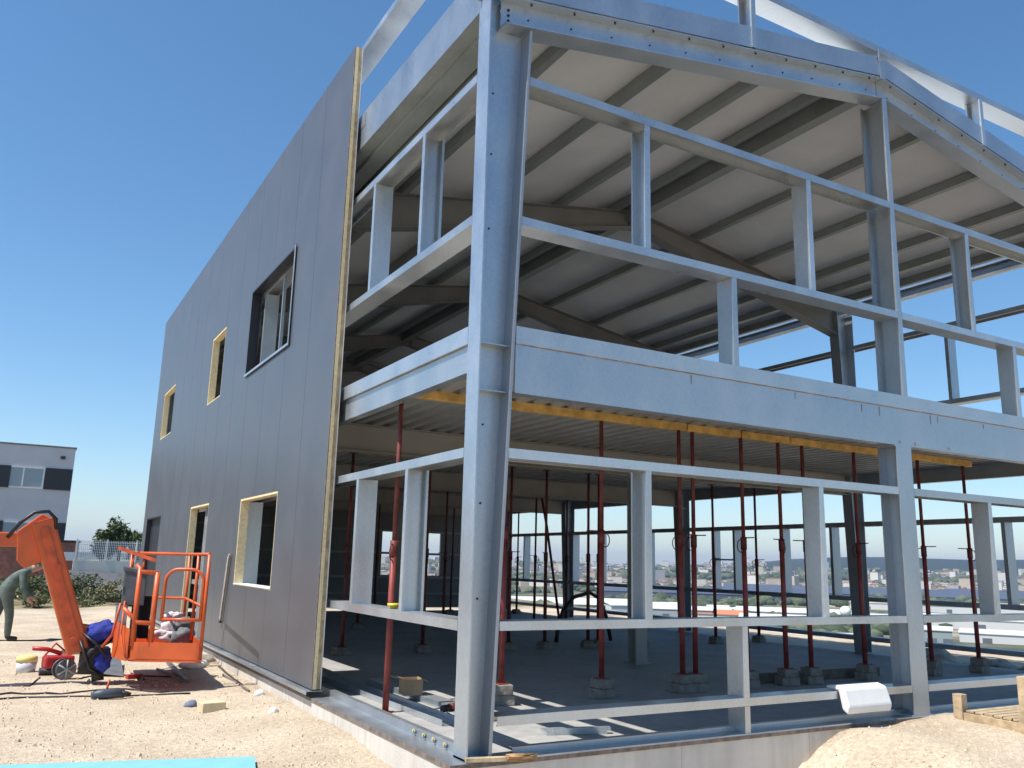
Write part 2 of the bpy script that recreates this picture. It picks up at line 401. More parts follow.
# inner columns
for y in FR[:3]:
    m = MB(); m.isec((5.10, y-.10, ZF), (5.10, y-.10, ZB0), (0, .20, 0), (.2, 0, 0)); m.box(4.96, 5.24, y-.14, y+.14, ZF+.004, ZF+.02)
    m.build('column', M['primer'], B)
# gable mid column, lower and upper pieces
m = MB(); m.isec((4.97, 0, ZF+.009), (4.97, 0, ZB0), (0, .22, 0), (.24, 0, 0)); m.box(4.82, 5.12, -.004, .25, ZF+.0095, ZF+.022); m.box(4.83, 5.11, .002, .23, ZB0-.014, ZB0-.002)
m.build('column', M['galv'], B)
m = MB(); m.csec((5.10, .0, ZC1), (5.10, .0, rbot(5.05)), (0, .30, 0), (-.07, 0, 0), .005, .02)
m.build('column', M['galv2'], B)
# rafters
def rafter(yc, w, haunch, mt):
    t = .012
    for x0, x1 in (((.40 if haunch else .15), XR-.004), (W-(.40 if haunch else .15), XR+.004)):
        s = 1 if x1 > x0 else -1
        b0, b1, t0, t1 = rbot(x0)-haunch, rbot(x1), rtop(x0), rtop(x1)
        m = MB(); y0 = yc-w/2
        m.prism([(x0, y0, b0), (x1, y0, b1), (x1, y0, b1+t), (x0, y0, b0+t)], (0, w, 0))
        m.prism([(x0, y0, t0-t), (x1, y0, t1-t), (x1, y0, t1), (x0, y0, t0)], (0, w, 0))
        m.prism([(x0, yc-.004, b0+t), (x1, yc-.004, b1+t), (x1, yc-.004, t1-t), (x0, yc-.004, t0-t)], (0, .008, 0))
        if haunch: m.prism([(XR-.10*s, yc-.05, rbot(XR-.1)+t), (XR-.10*s+.012*s, yc-.05, rbot(XR-.1)+t), (XR-.10*s+.012*s, yc-.05, rtop(XR-.1)-t), (XR-.1*s, yc-.05, rtop(XR-.1)-t)], (0, .1, 0))
        r = m.build('rafter', M[mt], B)
        if not haunch:
            n = 11
            for k in range(n):
                x = x0+(x1-x0)*(k+.6)/n
                bolt((x, yc-.0045, rbot(x)+.13), .009, .006, r)
                bolt((x, yc-w*.30, rtop(x)-t-.0005), .010, .014, r, (0, 0, -1))
            if s == 1:
                for z in (.05, .10, .15, .2): bolt((x0+.07, yc-.0045, b0+z), .013, .008, r)
rafter(.10, .20, 0, 'galv')
for y in FR: rafter(y, .20, .26, 'primer2')
# purlins and ridge members
for x, d in ((1.08, .15), (2.36, .15), (3.62, .15), (4.66, .15), (6.3, .15), (7.5, .15), (8.56, .15), (9.16, .15), (9.62, .15)):
    m = MB(); z = rtop(x)+.002; s = 1 if x < XR else -1
    m.csec((x, .21, z), (x, YE-.1, z), (0, 0, d-.03), (.085, 0, 0), .006, .02)
    m.build('purlin', M['purlin'], B)
m = MB(); m.box(4.90, 5.06, .21, YE-.1, rbot(4.98)+.10, rbot(4.98)+.36); m.build('ridge_beam', M['purlin'], B)
# roof sandwich sheet
def roof_half(x0, x1):
    m = MB(); z0, z1 = rtop(x0)+.135, rtop(x1)+.135
    m.mi(M['liner']); m.prism([(x0, .02, z0), (x1, .02, z1), (x1, .02, z1+.06), (x0, .02, z0+.06)], (0, YE-.05, 0))
    m.mi(M['white']); m.prism([(x0, .015, z0+.0615), (x1, .015, z1+.0615), (x1, .015, z1+.08), (x0, .015, z0+.08)], (0, YE-.04, 0))
    m.build('roof_sheet', None, B)
roof_half(.33, XR-.003); roof_half(W-.27, XR+.003)
# verge fascia on the gable top, just above the rafter
m = MB()
for x0, x1 in ((.12, XR-.05), (XR+.05, W-.1)):
    a, b = rtop(x0)+.012, rtop(x1)+.012
    m.prism([(x0, -.004, a), (x1, -.004, b), (x1, -.004, b+.235), (x0, -.004, a+.235)], (0, .005, 0))
    m.prism([(x0, .001, a+.230), (x1, .001, b+.230), (x1, .001, b+.235), (x0, .001, a+.235)], (0, .06, 0))
m.build('verge_fascia', M['galv'], B)
m = MB(); m.box(XR-.05, XR+.04, -.012, -.006, rtop(XR)-.03, rtop(XR)+.20); m.box(XR-.07, XR-.045, -.02, -.012, rtop(XR)+.16, rtop(XR)+.33); m.build('ridge_cleat', M['galv2'], B)
# parapet rail and its posts
m = MB(); m.csec((-.02, 0, 7.30), (W, 0, 7.30), (0, .24, 0), (0, 0, .085), .005, 0); m.build('parapet_rail', M['galv2'], B)
m = MB(); m.csec((-.035, .0, 7.30), (-.035, YE, 7.30), (.24, 0, 0), (0, 0, .075), .005, 0); m.build('parapet_rail', M['galv'], B)
for x in (.02, 3.06, 6.98, 9.6):
    m = MB(); m.csec((x, -.014, rtop(x)+.006), (x, -.014, 7.297), (0, .19, 0), (-.06, 0, 0), .005, .018); m.build('parapet_post', M['galv2'], B)
for y in (4.6, 9.1, 13.7):
    m = MB(); m.csec((0, y, 6.5), (0, y, 7.297), (.19, 0, 0), (0, .06, 0)); m.build('parapet_post', M['galv2'], B)
# eave gutter beam (west) and eave beam (east)
m = MB(); m.box(0.001, .006, .205, YE, 6.05, 6.49); m.box(.006, .05, .205, YE, 6.484, 6.49); m.box(-.004, .0, 3.0, YE, 6.30, 6.46)
m.build('eave_beam', M['galv'], B)
m = MB(); m.box(.006, .15, .205, YE, 6.05, 6.056); m.box(.15, .156, .205, YE, 6.0, 6.2); m.box(.156, .33, .205, YE, 6.0, 6.006); m.box(.33, .336, .205, YE, 6.0, 6.24)
m.build('gutter_tray', M['purlin'], B)  # darker steel than the beam face: underside shade put into the colour
m = MB(); m.csec((.36, .21, 5.93), (.36, YE, 5.93), (0, 0, .2), (.07, 0, 0)); m.build('eave_beam', M['purlin'], B)
m = MB(); m.csec((W, .2, 6.11), (W, YE, 6.11), (0, 0, .2), (-.07, 0, 0)); m.build('eave_beam', M['galv'], B)

# rails
def rail_x(x0, x1, zt, y0, web_top, name='gable_rail', fl=.075, dep=.20, mt='galv2'):
    m = MB()
    if web_top: m.csec((x0, y0, zt), (x1, y0, zt), (0, dep, 0), (0, 0, -fl), .004, .016)
    else: m.csec((x0, y0, zt-fl), (x1, y0, zt-fl), (0, dep, 0), (0, 0, fl), .004, .016)
    return m.build(name, M[mt], B)
def rail_y(y0, y1, zt, x0, sgn, web_top, name='wall_rail', fl=.075, dep=.20, mt='galv2'):
    m = MB()
    if web_top: m.csec((x0, y0, zt), (x0, y1, zt), (sgn*dep, 0, 0), (0, 0, -fl), .004, .016)
    else: m.csec((x0, y0, zt-fl), (x0, y1, zt-fl), (sgn*dep, 0, 0), (0, 0, fl), .004, .016)
    return m.build(name, M[mt], B)
for zt, wt, f in ((ZG, True, .075), (ZH, True, .065), (ZI, True, .065)):
    e = .28 if zt > 2 else .24
    rail_x(e, 4.845, zt, .0, wt, fl=f); rail_x(5.095, W-.25, zt, .0, wt, fl=f)
for zt, wt in ((U1, True), (U2, False)):
    rail_x(.40 if zt > 5 else .35, 5.028, zt, .0, wt); rail_x(5.105, W-.35, zt, .0, wt)
for zt, wt in ((ZG, True), (ZH, True), (U1, True), (U2, False)):
    rail_y(.205, 4.49, zt, 0, 1, wt)
    rail_y(4.71, 9.04, zt, 0, 1, wt); rail_y(9.26, 13.59, zt, 0, 1, wt); rail_y(13.81, 17.05, zt, 0, 1, wt)
for zt, wt in ((ZG, True), (ZH, True), (ZI, True), (U1, True), (U2, False)):
    for a, b in ((.21, 4.49), (4.71, 9.04), (9.26, 13.59), (13.81, 17.05)):
        rail_y(a, b, zt, W, -1, wt, mt='galv')
# posts
def post_x(xr, z0, z1, open_left, dep=.20, mt='galv2', y0=0.0):
    m = MB()
    if open_left: m.csec((xr, y0, z0), (xr, y0, z1), (0, dep, 0), (-.06, 0, 0), .004, .018)
    else: m.csec((xr-.06, y0, z0), (xr-.06, y0, z1), (0, dep, 0), (.06, 0, 0), .004, .018)
    return m.build('wall_post', M[mt], B)
for x, a, b, o in ((1.65, ZH, ZG-.075, True), (3.73, ZH, ZG-.075, False), (6.42, ZH, ZG-.075, False), (8.4, ZH, ZG-.075, True),
                   (2.69, ZF+.009, ZI-.066, False), (2.69, ZI, ZH-.066, False), (7.3, ZI, ZH-.066, True), (1.67, U2, U1-.076, True), (3.77, U2, U1-.076, False), (6.44, U2, U1-.076, True), (8.5, U2, U1-.076, False),
                   (2.69, ZC1, U2-.076, False), (7.20, ZC1, U2-.076, False)):
    post_x(x, a+.001, b-.001, o)
def post_y(y, z0, z1, open_near, x0=0., sgn=1, mt='galv2'):
    m = MB()
    if open_near: m.csec((x0, y+.06, z0), (x0, y+.06, z1), (sgn*.20, 0, 0), (0, -.06, 0), .004, .018)
    else: m.csec((x0, y, z0), (x0, y, z1), (sgn*.20, 0, 0), (0, .06, 0), .004, .018)
    return m.build('wall_post', M[mt], B)
for y, a, b, o in ((1.27, ZH, ZG-.075, True), (2.50, ZH, ZG-.075, False), (1.24, U2, U1-.075, True), (2.52, U2, U1-.075, False),
                   (5.0, ZH, ZG-.075, True), (7.05, ZH, ZG-.075, False), (5.0, U2, U1-.075, True), (7.1, U2, U1-.075, False)):
    post_y(y, a+.001, b-.001, o)
for y, a, b in ((1.9, ZH, ZG), (5.05, ZH, ZG), (6.2, ZH, ZG), (7.48, ZH, ZG), (8.1, ZH, ZG), (10.26, ZH, ZG), (12.15, ZH, ZG), (13.35, ZH, ZG), (15.85, ZH, ZG),
                (2.55, U2, U1), (6.9, U2, U1), (11.2, U2, U1), (3.4, ZC1, U2)):
    post_y(y, a+.001, b-.076, False, W, -1, 'galv')
m = MB(); m.box(W-.2, W, 7.545, 8.095, 1.63, 1.66); m.build('wall_rail', M['galv'], B)
# floor edge channels, floor beams
m = MB(); m.csec((.32, 0, ZB1+.003), (W-.3, 0, ZB1+.003), (0, 0, ZC1-ZB1-.003), (0, .06, 0), .005, 0); m.build('floor_edge_channel', M['galv2'], B)
m = MB(); m.csec((0, .205, ZB1-.005), (0, CY0+1.4, ZB1-.005), (0, 0, .14), (.06, 0, 0), .005, 0); m.build('floor_edge_channel', M['galv2'], B)
m = MB(); m.csec((W, .205, ZB1-.005), (W, YE, ZB1-.005), (0, 0, .14), (-.06, 0, 0), .005, 0); m.build('floor_edge_channel', M['galv'], B)
m = MB(); m.csec((.03, .205, 2.915), (.03, 4.49, 2.915), (0, 0, .215), (.10, 0, 0), .006, 0); m.build('edge_beam', M['galv2'], B)
for a, b in ((4.71, 9.04), (9.26, 13.59), (13.81, 17.05)):
    m = MB(); m.csec((.03, a, 2.915), (.03, b, 2.915), (0, 0, .215), (.10, 0, 0), .006, 0); m.build('edge_beam', M['galv'], B)
for a, b in ((.205, 4.49), (4.71, 9.04), (9.26, 13.59), (13.81, 17.05)):
    m = MB(); m.csec((W-.03, a, 2.915), (W-.03, b, 2.915), (0, 0, .215), (-.10, 0, 0), .006, 0); m.build('edge_beam', M['galv'], B)
m = MB(); m.csec((.318, .003, ZB0), (W-.3, .003, ZB0), (0, 0, ZB1-ZB0-.004), (0, .11, 0), .010, 0)
gb = m.build('floor_beam', M['galv'], B)
m = MB(); m.box(.32, W-.3, -.006, .10, ZB1-.0035, ZB1+.0025); m.build('rusty_flange', mat('rust_line', (.34, .22, .12), .8, .1, .35, 10), gb)
m = MB(); rnd = random.Random(5)
for x in (4.35, 4.62, 5.45, 5.58, 2.1, 6.4, 3.4):
    a_, b_ = rnd.uniform(.008, .02), rnd.random()*.05; m.prism([(x, -.0005, ZB1-.02), (x+a_, -.0005, ZB1-.02), (x+a_*.6, -.0005, ZB1-.06-b_), (x+a_*.4, -.0005, ZB1-.07-b_)], (0, .0025, 0))
for x in (4.9, 5.15, 5.72): m.box(x, x+.03, -.0005, .002, ZB0+.02, ZB0+.05)
m.build('rust_stain', mat('rust_mark', (.30, .26, .24), .9), gb)
for y in FR:
    m = MB(); m.isec((.33, y, 2.78), (W-.33, y, 2.78), (0, 0, .345), (0, .17, 0), .012, .008); m.build('floor_beam', M['primer'], B)
# corrugated deck
m = MB(); x = .42; prof = []
while x < W-.3:
    prof += [(x, 3.130), (x+.10, 3.130), (x+.125, 3.192), (x+.195, 3.192)]; x += .22
poly = [(p[0], .13, p[1]) for p in prof]+[(p[0], .13, p[1]+.003) for p in prof[::-1]]
n = len(prof)
for i in range(n-1):
    a, b = prof[i], prof[i+1]
    m.prism([(a[0], .13, a[1]), (b[0], .13, b[1]), (b[0], .13, b[1]+.004), (a[0], .13, a[1]+.004)], (0, YE-.25, 0))
m.build('floor_deck', M['deck'], B)
m = MB(); m.box(.21, W-.21, .215, YE-.05, 3.195, 3.26); m.build('upper_slab', M['conc'], B)

# ------------------------------------------------------------------ cladding (west wall) with openings
OPEN = [(5.0, 7.35, 4.14, 5.45), (9.25, 10.4, 4.13, 5.36), (14.5, 16.1, 4.13, 5.24), (5.0, 7.0, 1.07, 2.27), (9.3, 11.0, .186, 2.33), (14.6, 16.8, .186, 2.31)]
ZC0, ZCT = .186, 7.315
CLY1 = 17.35
def strips(y0, y1, pitch):
    c = [y0]; q = y0
    while q+pitch < y1-.2: q += pitch; c.append(q)
    return c+[y1]
def clad_wall(openings, y0, y1, fn, pitch=1.02):
    cuts = sorted(set(strips(y0, y1, pitch)+[o[0] for o in openings]+[o[1] for o in openings])); seams = set(strips(y0, y1, pitch))
    for a, b in zip(cuts[:-1], cuts[1:]):
        g0 = .003 if a in seams and a != y0 else 0; g1 = .003 if b in seams and b != y1 else 0
        iv = [(ZC0, ZCT)]
        for o in openings:
            if a >= o[0]-1e-6 and b <= o[1]+1e-6:
                nv = []
                for p, q in iv:
                    if o[2] > p and o[3] < q: nv += [(p, o[2]), (o[3], q)]
                    elif o[2] <= p and o[3] < q: nv.append((max(p, o[3]), q))
                    else: nv.append((p, q))
                iv = nv
        for p, q in iv: fn(a+g0, b-g1, p, q, False)
        if g1:
            for p, q in iv: fn(b-.003, b+.003, p, q, True)
m = MB()
def wf(a, b, p, q, seam):
    if seam: m.box(CX0+.006, CX1-.003, a, b, p, q)
    else: m.box(CX0, CX1, a, b, p, q)
clad_wall(OPEN, CY0+.012, CLY1, wf)
clad = m.build('cladding_wall', M['clad'], B)
# thin white inner skin
m = MB()
def wi(a, b, p, q, seam):
    if not seam: m.box(CX1+.0006, CX1+.004, a, b, p, q)
clad_wall(OPEN, CY0+.012, CLY1, wi); m.build('inner_skin', M['liner'], clad)
# exposed insulation edge
m = MB(); m.mi(M['brownlip']).box(CX0-.001, CX0+.010, CY0, CY0+.0115, ZC0, ZCT); m.mi(M['wool']).box(CX0+.010, CX0+.046, CY0-.002, CY0+.0115, ZC0, ZCT)
m.mi(M['pallet']).box(CX0+.046, CX1-.006, CY0+.002, CY0+.0115, ZC0, ZCT); m.mi(M['white']).box(CX1-.006, CX1+.004, CY0, CY0+.0115, ZC0, ZCT)
m.build('insulation_edge', None, clad)
m = MB(); m.box(-.20, -.03, CY0-.02, CLY1, ZC0-.016, ZC0-.012); m.box(-.20, -.194, CY0-.02, CLY1, ZC0-.045, ZC0-.016); m.build('drip_sill', M['galv2'], clad)
def surround(o, mt, t=.03, dark=False):
    y0, y1, z0, z1 = o; x0, x1 = CX0+.004, CX1+.03
    m = MB()
    if not dark:
        m.box(x0, x1, y1-t, y1, z0, z1); m.box(x0, x1, y0, y0+t, z0, z1)
        m.box(x0, x1, y0+t, y1-t, z1-t, z1)
        if z0 > .3: m.mi(M['white']) if False else None; m.box(x0, x1, y0+t, y1-t, z0, z0+t*.6)
    else:
        xo = CX0-.018
        m.box(xo, x1, y1-.02, y1, z0, z1); m.box(xo, x1, y0, y0+.02, z0, z1); m.box(xo, x1, y0+.02, y1-.02, z1-.02, z1); m.box(xo, x1, y0+.02, y1-.02, z0, z0+.02)
        m.box(xo, xo+.003, y0-.02, y0, z0-.03, z1+.03); m.box(xo, xo+.003, y0, y1+.03, z0-.03, z0)
    w = m.build('window_surround', M[mt], clad)
    return w
surround(OPEN[0], 'dark', dark=True)
m = MB(); m.box(CX1+.05, CX1+.09, 6.1, 6.14, OPEN[0][2], OPEN[0][3]); m.build('window_mullion', M['galv'], clad)
m = MB(); o_ = OPEN[0]; m.box(CX0-.026, CX0-.019, o_[0]-.012, o_[0]+.02, o_[2]-.02, o_[3]+.02); m.box(CX0-.026, CX0-.019, o_[0]+.02, o_[1]+.05, o_[2]-.02, o_[2]+.012); m.build('window_trim', M['galv2'], clad)
for k in (1, 2, 3, 4): surround(OPEN[k], 'wool')
surround(OPEN[5], 'dark')
m = MB(); m.box(CX0-.01, CX1+.10, 5.03, 6.97, 1.088, 1.10); m.build('window_sill', M['white'], clad)
m = MB(); m.box(CX1+.01, CX1+.05, 9.33, 10.1, .19, 2.28); m.build('door_leaf', M['greybag'], clad)
m = MB(); m.box(CX1+.01, CX1+.05, 14.65, 16.75, .19, 2.28); m.build('door_leaf', M['dark'], clad)

# north end wall: the same panels seen from inside
m = MB(); ex = [(6.1, 6.45, 1.07, 2.3), (7.36, 7.92, 1.07, 2.27)]
def ef(a, b, p, q, seam):
    if not seam: m.box(a, b, YE+.02, YE+.11, p, q)
ZCT_ = ZCT; 
clad_wall([(6.1, 6.45, 1.07, 2.3), (7.36, 7.92, 1.07, 2.27)], -.03, W+.02, ef)
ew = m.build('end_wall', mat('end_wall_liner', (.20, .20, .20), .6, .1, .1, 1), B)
m = MB()
for z in (ZG, ZH, 1.7, .6, U1, U2): m.box(.3, W-.3, YE-.13, YE-.01, z-.06, z)
m.build('wall_rail', M['purlin'], B)

# ------------------------------------------------------------------ props under the deck
def make_prop(top, old, hgt):
    """origin at its foot; hgt = total height"""
    root = empty('steel_prop', (0, 0, 0))
    zc = 1.42; mt = 'redold' if old else 'red'; mi_ = 'redold'
    m = MB(); m.tube([(0, 0, .008), (0, 0, zc)], .030, 12); m.build('outer_tube', M[mt], root)
    m = MB(); m.tube([(0, 0, zc+.001), (0, 0, hgt-.008)], .023, 10); m.build('inner_tube', M[mi_], root)
    m = MB(); m.box(-.06, .06, -.06, .06, 0, .0075); m.build('base_plate', M[mt], root)
    m = MB(); m.box(-.06, .06, -.06, .06, hgt-.0075, hgt); m.build('head_plate', M[mt], root)
    m = MB(); m.tube([(0, 0, zc-.12), (0, 0, zc+.02)], .037, 12)
    m.tube([(-.02, 0, zc+.01), (-.16, .02, zc+.012)], .007, 6)
    ring = [(.045+.045*math.cos(t), 0, zc-.08+.07*math.sin(t)) for t in [k*math.pi/8 for k in range(17)]]
    m.tube(ring, .006, 6); m.build('collar_handle', M['redold'], root)
    return root
ZT = 3.045      # underside of the timber beams
ZBK = .30       # top of the block piles
protoA = make_prop('A', False, ZT-ZBK); protoB = make_prop('B', True, ZT-.22)
rows = [
    (2.10, [.24, 1.45, 2.66, 3.76, 3.96, 4.75, 5.41, 5.82, 6.84, 8.19, 9.26], 'in the front row', ZBK, protoA),
    (6.80, [1.43, 2.71, 4.22, 4.91, 5.78, 5.98, 6.91, 8.66, 9.76], 'in the second row', .22, protoB),
    (11.3, [3.3, 5.2, 7.45, 8.32, 9.34], 'in the third row', .22, protoB),
    (15.6, [5.3, 7.45, 9.0, 9.5], 'in the last row', .22, protoB)]
usedp = set()
for (y, xs, where, zb, proto) in rows:
    g = {2.10: 'red props in the front row', 6.80: 'props in the second row', 11.3: 'props in the third row', 15.6: 'props in the last row'}[y]
    for i, x in enumerate(xs):
        if proto.name not in usedp: o = proto; usedp.add(proto.name)
        else: o = copy_tree(proto)
        o.location = (x, y+random.uniform(-.02, .02), zb); o.rotation_euler = (random.uniform(-.003, .003), random.uniform(-.004, .004), random.uniform(-2.8, 2.8))
        colr = 'red adjustable steel prop' if proto is protoA else 'dark worn steel prop'
        tag(o, '%s under the deck, %s from left %s' % (colr, ORD[i], where), 'steel prop', g)
        # concrete blocks under each foot
        if y < 3 and i == 0:
            o.location.z = ZF+.006; o.scale = (1, 1, (ZT-ZF-.006)/(ZT-ZBK)); continue
        e = empty('concrete_block', (x, y, ZF+.005), random.uniform(-.3, .3))
        m = MB()
        if zb > .25:
            m.box(-.12, .12, -.09, .09, 0, .10); m.build('lower_block', M['block'], e, bevel=.008)
            m = MB(); m.box(-.09, .10, -.10, .08, .101, zb-ZF-.007); m.build('upper_block', M['block'], e, bevel=.008)
        else:
            m.box(-.12, .12, -.09, .09, 0, .07); m.build('lower_block', M['block'], e, bevel=.008)
            m = MB(); m.box(-.10, .08, -.08, .09, .071, zb-ZF-.007); m.build('upper_block', M['block'], e, bevel=.008)
        tag(e, 'stacked concrete blocks under the %s prop from left %s' % (ORD[i], where), 'concrete block', 'blocks under the props, '+where)
def beam_piece(x0, x1, y, dy, lab, z=ZT):
    m = MB((x0, y, z)); h = .09
    m.box(x0, x1, y+dy-.04, y+dy+.04, z+.001, z+h)
    o = m.build('timber_beam', M['timber'], bevel=.004); tag(o, lab, 'timber beam', 'timber beams under the deck')
beam_piece(.18, 3.87, 2.1, 0, 'long yellow timber beam under the deck beside the corner column')
beam_piece(3.885, 5.60, 2.1, .0, 'short middle yellow timber beam in the front row, left of the gable column')
beam_piece(5.615, 9.45, 2.1, 0, 'yellow timber beam in the front row, right of the gable column')
for y, n in ((6.8, 'second'), (11.3, 'third'), (15.6, 'last')):
    beam_piece(.3, W-.3, y, 0, 'long timber beam on the %s row of props under the deck' % n)
# low timber lying along the front row of blocks
m = MB((5.2, 2.35, ZF)); m.box(5.0, 7.4, 2.32, 2.42, ZF+.006, ZF+.115)
o = m.build('floor_timber', mat('dark_old_timber', (.16, .13, .10), .9, 0, .3, 9), bevel=.004); tag(o, 'long dark timber lying on the slab behind the right front props', 'timber')
m = MB(); m.tube([(7.40, 11.0, 3.0), (7.56, 11.0, 2.3), (7.95, 11.0, ZF+.01)], .03, 8)
o = m.build('leaning_tube', M['redold']); tag(o, 'dark steel tube leaning at a slant deep inside the ground floor', 'steel tube')
pts = [(5.55, 7.45, ZF+.03), (5.58, 7.45, .35), (5.70, 7.48, .66), (5.95, 7.5, .90), (6.3, 7.5, .98), (6.55, 7.52, .86), (6.72, 7.55, .5), (6.8, 7.55, ZF+.03)]
m = MB(); m.tube(pts, .035, 8); o = m.build('black_hose', M['hose']); tag(o, 'black hose arching up from the slab behind the second row of props', 'hose')

# ------------------------------------------------------------------ things on the slab near the corner
def cprof(name, p0, p1, w, h, lab):
    m = MB(p0); d = (V(p1)-V(p0)).normalized(); s_ = V((d.y, -d.x, 0))*w
    m.csec(p0, p1, s_, (0, 0, h), .004, 0); o = m.build(name, M['galv2']); tag(o, lab, 'steel profile', 'loose galvanised profiles on the slab'); return o
cprof('steel_profile', (.52, 5.2, ZF+.006), (.62, 1.3, ZF+.006), .19, .05, 'long galvanised channel lying on the slab left of the cardboard box')
m = MB((.85, 4.0, ZF)); m.obox((.73, 3.9, ZF+.006), (.10, -2.6, 0), (.17, .006, 0), (0, 0, .055)); o = m.build('steel_profile', M['galv2']); tag(o, 'flat galvanised channel lying under the cardboard box', 'steel profile', 'loose galvanised profiles on the slab')
# cardboard box with open flaps
bx = empty('cardboard_box', (.73, 2.66, ZF+.063), R(-8))
w_, d_, h_ = .095, .10, .15; t = .006
m = MB()
for a in ((-w_, w_, -d_, -d_+t, 0, h_), (-w_, w_, d_-t, d_, 0, h_), (-w_, -w_+t, -d_+t, d_-t, 0, h_), (w_-t, w_, -d_+t, d_-t, 0, h_), (-w_+t, w_-t, -d_+t, d_-t, 0, t)): m.box(*a)
m.build('box_body', M['card'], bx)
m = MB(); m.obox((-w_, -d_, h_+.001), (-.10, .0, .02), (0, 2*d_, 0), (0, 0, .005)); m.build('flap', M['card'], bx)
m = MB(); m.obox((w_, -d_, h_+.001), (.06, .0, -.03), (0, 2*d_, 0), (0, 0, .005)); m.build('flap', M['card'], bx)
tag(bx, 'small open brown cardboard box standing on a steel channel inside', 'box')
# yellow tape roll on the middle rail
m = MB((.09, 1.66, ZH+.001)); m.tube([(.09, 1.66, ZH+.001), (.09, 1.66, ZH+.022)], .03, 14); m.tube([(.09, 1.66, ZH+.022), (.09, 1.66, ZH+.045)], .055, 18); o = m.build('tape_roll', M['yellow']); tag(o, 'yellow roll lying on the middle rail of the left wall', 'tape roll')
# driver with rod
dr = empty('power_driver', (.72, 1.72, ZF+.045), R(20)); m = MB(); m.tube([(-.11, 0, .03), (-.02, 0, .03)], .032, 12); m.build('grip', M['black'], dr)
m = MB(); m.tube([(-.018, 0, .03), (.09, 0, .03)], .038, 12); m.build('body', mat('dark_red_plastic', (.14, .02, .02), .5), dr)
m = MB(); m.tube([(-.10, -.02, .015), (-.16, -.30, -.03)], .005, 6); m.build('rod', M['steel'], dr); tag(dr, 'dark red and black hand tool with a thin rod lying beside the corner column', 'hand tool')
# batten with frayed end across the corner
sk = empty('wooden_batten', (.05, -.02, ZF+.012), R(-14))
m = MB(); m.box(-.06, .24, -.02, .02, 0, .03); m.build('batten', M['pallet'], sk, bevel=.003)
m = MB(); rnd = random.Random(2)
for k in range(22):
    a = V((.22+rnd.random()*.05, rnd.uniform(-.03, .03), rnd.uniform(.005, .035))); m.tube([a, a+V((rnd.uniform(.1, .22), rnd.uniform(-.02, .02), rnd.uniform(-.01, .006)))], .006, 5)
m.build('splintered_end', mat('brown_splinters', (.38, .22, .10), .9, 0, .3, 12), sk); tag(sk, 'short wooden batten with a splintered brown end at the foot of the corner column', 'batten')
# folded white panel on the low gable rail
m = MB((3.8, 0, .2)); m.prism([(3.78, -.006, .396), (3.78, .12, .399), (3.78, .14, .43), (3.78, .02, .445), (3.78, -.07, .42), (3.78, -.12, .27), (3.78, -.10, .20), (3.78, -.04, .24)], (.60, .0, 0))
o = m.build('white_sheet', M['white'], bevel=.018); tag(o, 'thick folded white sheet hanging over the lowest gable rail', 'sheet')
# offcut + short plates on slab corner
m = MB((1.2, .9, ZF)); m.obox((1.05, .62, ZF+.006), (.50, -.14, 0), (.06, .20, 0), (0, 0, .02)); m.obox((1.1, .60, ZF+.027), (.48, -.13, 0), (.02, .05, 0), (0, 0, .03)); o = m.build('steel_offcut', M['galv2']); tag(o, 'short pale steel offcut lying on the sunlit slab right of the corner column', 'offcut')

# ------------------------------------------------------------------ pallet at lower right
pl = empty('wooden_pallet', (5.08, -.33, .09), 0)
m = MB(); m.box(-.04, .05, -.04, .05, -.05, .26); m.build('post', M['pallet'], pl, bevel=.004)
m = MB(); m.box(-.12, .0, -.74, -.63, -.15, .50); m.build('post', M['pallet'], pl, bevel=.004)
m = MB(); m.obox((-.035, -.045, .0), (-.055, -.58, 0), (.03, 0, 0), (0, 0, .10)); m.build('side_board', M['pallet'], pl, bevel=.003)
for k in range(6):
    m = MB(); m.box(-.02-.008*k, 1.3, -.14-k*.093, -.065-k*.093, .105, .125); m.build('slat', M['pallet'], pl, bevel=.003)
for x in (.5, 1.2):
    m = MB(); m.box(x, x+.08, -.62, -.06, .02, .104); m.build('bearer', M['pallet'], pl, bevel=.003)
tag(pl, 'broken weathered wooden pallet standing on the gravel at the lower right edge', 'pallet')

# ------------------------------------------------------------------ orange boom lift
BL = empty('boom_lift', (-2.3, 6.5, -.1))
tag(BL, 'orange boom lift with its basket near the ground beside the clad wall', 'boom lift')
off = V(BL.location)
# basket frame axes
FRc, FLc = V((-.80, 5.20, .26)), V((-1.56, 5.60, .26)); e1 = (FRc-FLc); wB = e1.length; e1.normalize()
e2 = V((-e1.y, e1.x, 0)); e2 = V((.06, 1, 0)).normalized(); lB = 2.1
def bp(u, v, z): return FLc+e1*u+e2*v+V((0, 0, z))
def P(mb, *a): return [q-off for q in a]
def tb(pts, r, n=8): return [V(q) for q in pts]
bk = MB(off); bk.prism([bp(0, 0, 0), bp(wB, 0, 0), bp(wB, lB, 0), bp(0, lB, 0)], (0, 0, .012)); o = bk.build('basket_floor', M['orange2'], BL, loc=(0, 0, 0)); 
def kick(a, b, h=.19):
    m = MB(off); n = V((a-b).y, ) if False else (b-a).cross(V((0, 0, 1))).normalized()*.006
    m.prism([a, b, b+V((0, 0, h)), a+V((0, 0, h))], n); return m
